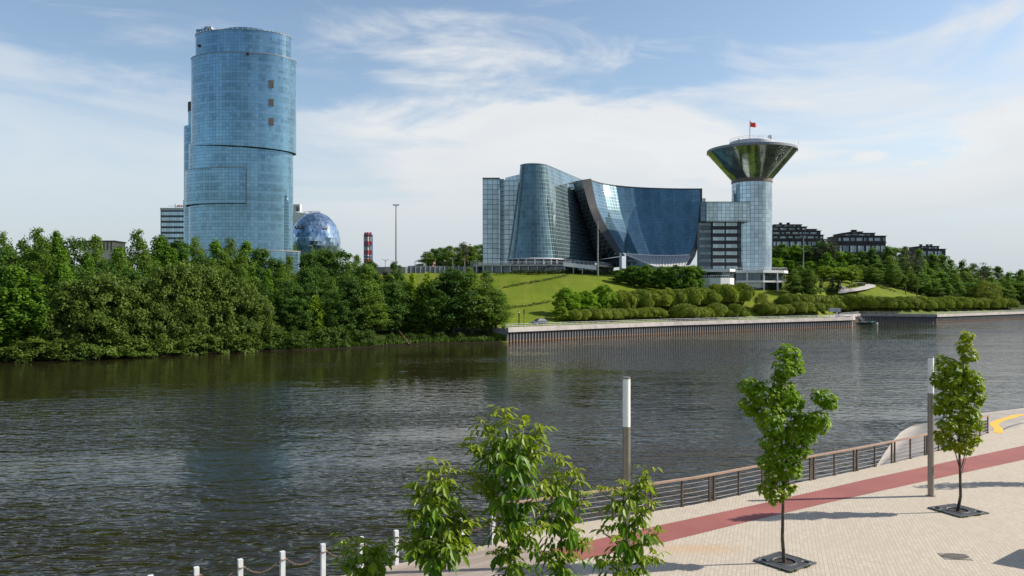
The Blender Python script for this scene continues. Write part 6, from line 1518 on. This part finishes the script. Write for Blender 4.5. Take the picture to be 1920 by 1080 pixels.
blobs1 = [(1481, 662, 24, 18), (1470, 690, 22, 22), (1490, 683, 16, 20), (1462, 705, 16, 12), (1405, 722, 26, 16), (1432, 735, 34, 24), (1470, 735, 26, 22), (1412, 757, 20, 26), (1440, 770, 32, 30), (1478, 762, 28, 26), (1498, 752, 16, 14), (1455, 800, 30, 24),
          (1545, 745, 24, 15), (1553, 757, 16, 10), (1535, 738, 12, 10), (1528, 782, 26, 18), (1512, 795, 30, 22), (1537, 800, 18, 14), (1490, 815, 26, 20), (1515, 820, 22, 16), (1450, 828, 28, 22), (1470, 850, 36, 20), (1500, 845, 20, 14), (1440, 865, 22, 16), (1478, 880, 24, 18), (1455, 890, 22, 18), (1437, 915, 18, 16), (1460, 918, 22, 16), (1478, 912, 12, 10), (1494, 872, 10, 10), (1450, 935, 12, 8)]
limbs1 = [(['base', (1467, 1010), (1468, 960), (1469, 900), (1466, 840), (1462, 790), (1470, 740), (1478, 680)], .062, .012),
          ([(1469, 915), (1485, 880), (1498, 850), (1512, 815), (1530, 785)], .028, .008), ([(1512, 815), (1525, 782), (1532, 762), (1545, 748)], .012, .006),
          ([(1466, 850), (1450, 815), (1438, 775), (1415, 735)], .026, .007), ([(1468, 900), (1452, 880), (1440, 868)], .016, .006), ([(1466, 830), (1482, 795), (1482, 765)], .02, .006)]
near_maple(8.68, 25.5, 25.5, blobs1, limbs1, 'lobed young maple with separate leafy tufts, nearest tree on the promenade', LM, 3, size=.15, dens=1.25, ytop=lambda px, py: .0 + .22 * max(0, (py - 850) / 80))
blobs2 = [(1808, 630, 10, 12), (1806, 648, 14, 12), (1812, 665, 18, 13), (1770, 682, 18, 18), (1800, 690, 20, 16), (1765, 710, 16, 20), (1790, 715, 28, 20), (1820, 705, 16, 14), (1832, 720, 16, 18), (1778, 745, 26, 20), (1810, 742, 26, 20), (1834, 745, 12, 14), (1768, 765, 18, 14), (1795, 772, 24, 16), (1824, 775, 18, 18), (1772, 795, 18, 16), (1802, 800, 22, 16), (1832, 795, 12, 12), (1768, 818, 16, 14), (1795, 825, 18, 14), (1822, 822, 14, 14), (1775, 833, 14, 10), (1808, 842, 16, 10)]
limbs2 = [(['base', (1801, 930), (1800, 880), (1798, 830), (1800, 770), (1806, 700), (1808, 635)], .066, .010), ([(1800, 880), (1793, 855), (1788, 838), (1775, 790), (1770, 720)], .024, .007), ([(1800, 885), (1807, 862), (1810, 840), (1822, 790), (1830, 735)], .024, .007), ([(1799, 850), (1795, 820), (1790, 770)], .02, .006), ([(1801, 895), (1812, 855)], .012, .008)]
near_maple(17.6, 31.6, 31.5, blobs2, limbs2, 'upright yellow green young maple with a narrow top, right of the second lamp post', LM2, 8, size=.15, dens=2.1, ytop=lambda px, py: .12 + .35 * max(0, (py - 760) / 90) + .25 * max(0, (680 - py) / 50))
# the next tree of the row stands just outside the frame and shades the cycle path
near_maple(26.6, 36.6, 36.5, [(q[0] + 250, q[1] + 12, q[2], q[3]) for q in blobs2], [([('base'), (2051, 930), (2050, 880), (2048, 830), (2050, 770), (2056, 700)], .066, .010)], 'third maple of the row, outside the right frame edge, shading the cycle path', LM2, 12, size=.16, dens=.9, ytop=.15)

# ================================================================== ash leaved saplings right below the viewpoint
LS = leafmat('sapling_leaves', (.052, .130, .008), (.165, .310, .016), .48, .4, yellow=(.32, .38, .03), spec=.3)
M['twig'] = plain('green_twig', (.10, .13, .035), .6)
leaflet = np.array([(0, 0), (.13, .14), (.235, .36), (.20, .48), (.25, .60), (.09, .80), (0, 1.0), (-.09, .80), (-.21, .58), (-.17, .48), (-.225, .36), (-.13, .14)])
def sapling(branches, d, label, seed, dens=1.0, zfoot=None):
    rng = np.random.default_rng(seed); tip0 = branches[0][0][0]
    bx = xx(branches[0][0][-1][0], d); zf = 8.8 - .1 if d < -4 else 8.8 - (d + 4) * (6.81 / 21.3)
    b = empty('ash_sapling', (bx, d, zf)); tag(b, label, 'sapling', 'ash leaved saplings below the viewpoint')
    tw = MB(); C, Nn, D_, sz, tn, tp = [], [], [], [], [], []
    for bi, (pts, dd0, dd1, spread) in enumerate(branches):
        P = [pt(px, py, d + dd0 + (dd1 - dd0) * (1 - i / max(1, len(pts) - 1))) for i, (px, py) in enumerate(pts)]     # tip first
        if bi == 0: P.append(Vector((bx, d, zf - .1)))
        r1 = .016 if bi == 0 else .008
        tw.tube(P, [.003 + (r1 - .003) * i / (len(P) - 1) for i in range(len(P))], 6)
        Q = []; Lt = 0
        for i in range(len(P) - 1):
            k = max(2, int((P[i + 1] - P[i]).length / .0105))
            for j in range(k): Q.append((P[i].lerp(P[i + 1], j / k), (P[i] - P[i + 1]).normalized()))
        step = max(1, int(round(3.0 / dens))); ph = rng.uniform(0, 6.28)
        for qi in range(0, len(Q), step):
            p, ax = Q[qi]; young = max(0, 1 - qi / 34.0)
            if p.z < zf + .5: break
            ph += 1.571 + rng.normal(0, .35)
            for s in (0, math.pi):
                if rng.uniform() < .22: continue
                a = ph + s; o_ = Vector((math.cos(a), math.sin(a), .35 + .5 * young)).normalized()
                pl = (.05 + .19 * rng.uniform()) * (.55 + .45 * (1 - young)) * spread; e = p + o_ * pl + Vector((0, 0, -.01))
                tw.tube([p, p.lerp(e, .5) + Vector((0, 0, .01)), e], .0016, 4)
                big = (.088 + .05 * rng.uniform()) * (1 - .45 * young)
                nl = 5 if rng.uniform() < .6 else 3
                dirs = [(0, 1.0, 1.0)] + [(sg * (.75 + .25 * lv), .72 - .4 * lv, .85 - .12 * lv) for lv in range((nl - 1) // 2) for sg in (-1, 1)]
                hor = Vector((o_.x, o_.y, 0)).normalized(); sd = Vector((-hor.y, hor.x, 0)); tt = rng.normal(.5, .22); yy = young * .9 + (.18 if rng.uniform() < .1 else 0)
                dr = rng.uniform(.35, 1.7) * (1 - .6 * young)
                for li, (lat, fw, sc_) in enumerate(dirs):
                    back = 0 if li == 0 else .035 * (1 + (li - 1) // 2)
                    dv = (hor * fw + sd * lat + Vector((0, 0, -dr)) + Vector(rng.normal(0, .16, 3))).normalized()
                    nv = (Vector((0, 0, 1)) + hor * .55 * dr + Vector(rng.normal(0, .22, 3))); nv = (nv - dv * nv.dot(dv)).normalized()
                    C.append(e - hor * back); D_.append(dv); Nn.append(nv); sz.append(big * sc_); tn.append(tt + rng.normal(0, .1)); tp.append(yy)
    me = leaf_polys('crown', np.array([tuple(q) for q in C]), np.array([tuple(q) for q in Nn]), np.array([tuple(q) for q in D_]), np.array(sz), np.array(tn), np.array(tp), LS, leaflet, fold=.3)
    o = link('crown', me, b); o.matrix_parent_inverse = Matrix.Translation(b.location).inverted(); tw.build('stem', [M['twig']], b)
d = 6.3
sapling([([(944, 770), (948, 810), (955, 860), (958, 920), (962, 990), (966, 1085)], 0, 0, 1.0), ([(872, 838), (900, 850), (935, 862), (956, 885)], -.25, 0, 1.0), ([(1012, 800), (1000, 830), (975, 862), (958, 895)], .2, 0, 1.0), ([(905, 790), (915, 815), (938, 850), (954, 880)], .15, 0, 1.0),
         ([(1018, 850), (1000, 862), (975, 885), (958, 915)], -.15, 0, 1), ([(985, 790), (978, 820), (965, 860)], -.2, 0, 1), ([(890, 925), (910, 925), (940, 940), (960, 965)], -.1, 0, 1), ([(1020, 915), (1005, 930), (980, 955), (963, 985)], .1, 0, 1), ([(915, 985), (935, 990), (958, 1020)], -.2, 0, 1), ([(1010, 990), (995, 1000), (968, 1030)], -.2, 0, 1), ([(930, 1040), (950, 1050), (966, 1075)], -.2, 0, 1), ([(880, 890), (905, 900), (955, 925)], .2, 0, 1)],
        d, 'tallest sapling with pointed drooping leaves, bottom centre', 21, 1.15)
sapling([([(808, 872), (812, 910), (815, 960), (818, 1010), (822, 1085)], 0, 0, 1.0), ([(780, 915), (790, 935), (812, 960)], -.1, 0, 1), ([(842, 890), (835, 920), (816, 955)], .1, 0, 1), ([(765, 965), (785, 975), (815, 1000)], -.15, 0, 1), ([(865, 955), (850, 975), (818, 1000)], .15, 0, 1), ([(760, 1030), (785, 1035), (820, 1055)], -.2, 0, 1), ([(885, 1030), (860, 1035), (822, 1060)], -.2, 0, 1), ([(845, 1000), (835, 1020), (821, 1045)], -.3, 0, 1), ([(790, 1000), (800, 1020), (820, 1045)], .25, 0, 1), ([(880, 985), (855, 1000), (820, 1030)], .25, 0, 1)],
        d - .3, 'dense dark sapling left of the tallest one', 22, 1.25)
sapling([([(682, 1010), (685, 1035), (688, 1060), (690, 1095)], 0, 0, 1.0), ([(640, 1022), (658, 1035), (686, 1058)], -.1, 0, 1), ([(722, 1015), (710, 1035), (690, 1060)], .1, 0, 1), ([(640, 1062), (660, 1065), (690, 1085)], -.15, 0, 1), ([(735, 1050), (715, 1060), (691, 1085)], .1, 0, 1), ([(700, 1040), (697, 1060), (690, 1085)], -.2, 0, 1)],
        d - .2, 'lowest leafy sapling at the bottom edge, left of the others', 23, 1.1)
sapling([([(1040, 858), (1046, 900), (1050, 950), (1052, 1000), (1056, 1090)], 0, 0, 1.0), ([(1082, 880), (1072, 905), (1052, 940)], .1, 0, 1), ([(1022, 905), (1034, 920), (1050, 950)], -.1, 0, 1), ([(1096, 935), (1080, 950), (1053, 985)], .1, 0, 1), ([(1010, 960), (1025, 970), (1052, 1005)], -.15, 0, 1), ([(1100, 1010), (1085, 1020), (1055, 1050)], .1, 0, 1), ([(1015, 1040), (1030, 1045), (1055, 1075)], -.15, 0, 1)],
        d + .35, 'slim sapling before the railing start, right of the tallest one', 24, 1.05)
sapling([([(1166, 905), (1170, 945), (1174, 990), (1176, 1030), (1180, 1095)], 0, 0, 1.0), ([(1214, 888), (1206, 910), (1190, 935), (1172, 965)], .1, 0, .9), ([(1130, 925), (1145, 935), (1170, 965)], -.1, 0, 1), ([(1225, 950), (1205, 960), (1174, 995)], .1, 0, 1), ([(1130, 1000), (1148, 1010), (1176, 1040)], -.1, 0, 1), ([(1235, 1000), (1215, 1010), (1177, 1045)], .1, 0, 1), ([(1125, 1055), (1145, 1060), (1178, 1085)], -.1, 0, 1), ([(1232, 1050), (1210, 1058), (1180, 1085)], -.1, 0, 1)],
        d - .1, 'rightmost sapling, its leaves overlapping lamp post and cycle path', 25, 1.0)
bpy.context.view_layer.update()
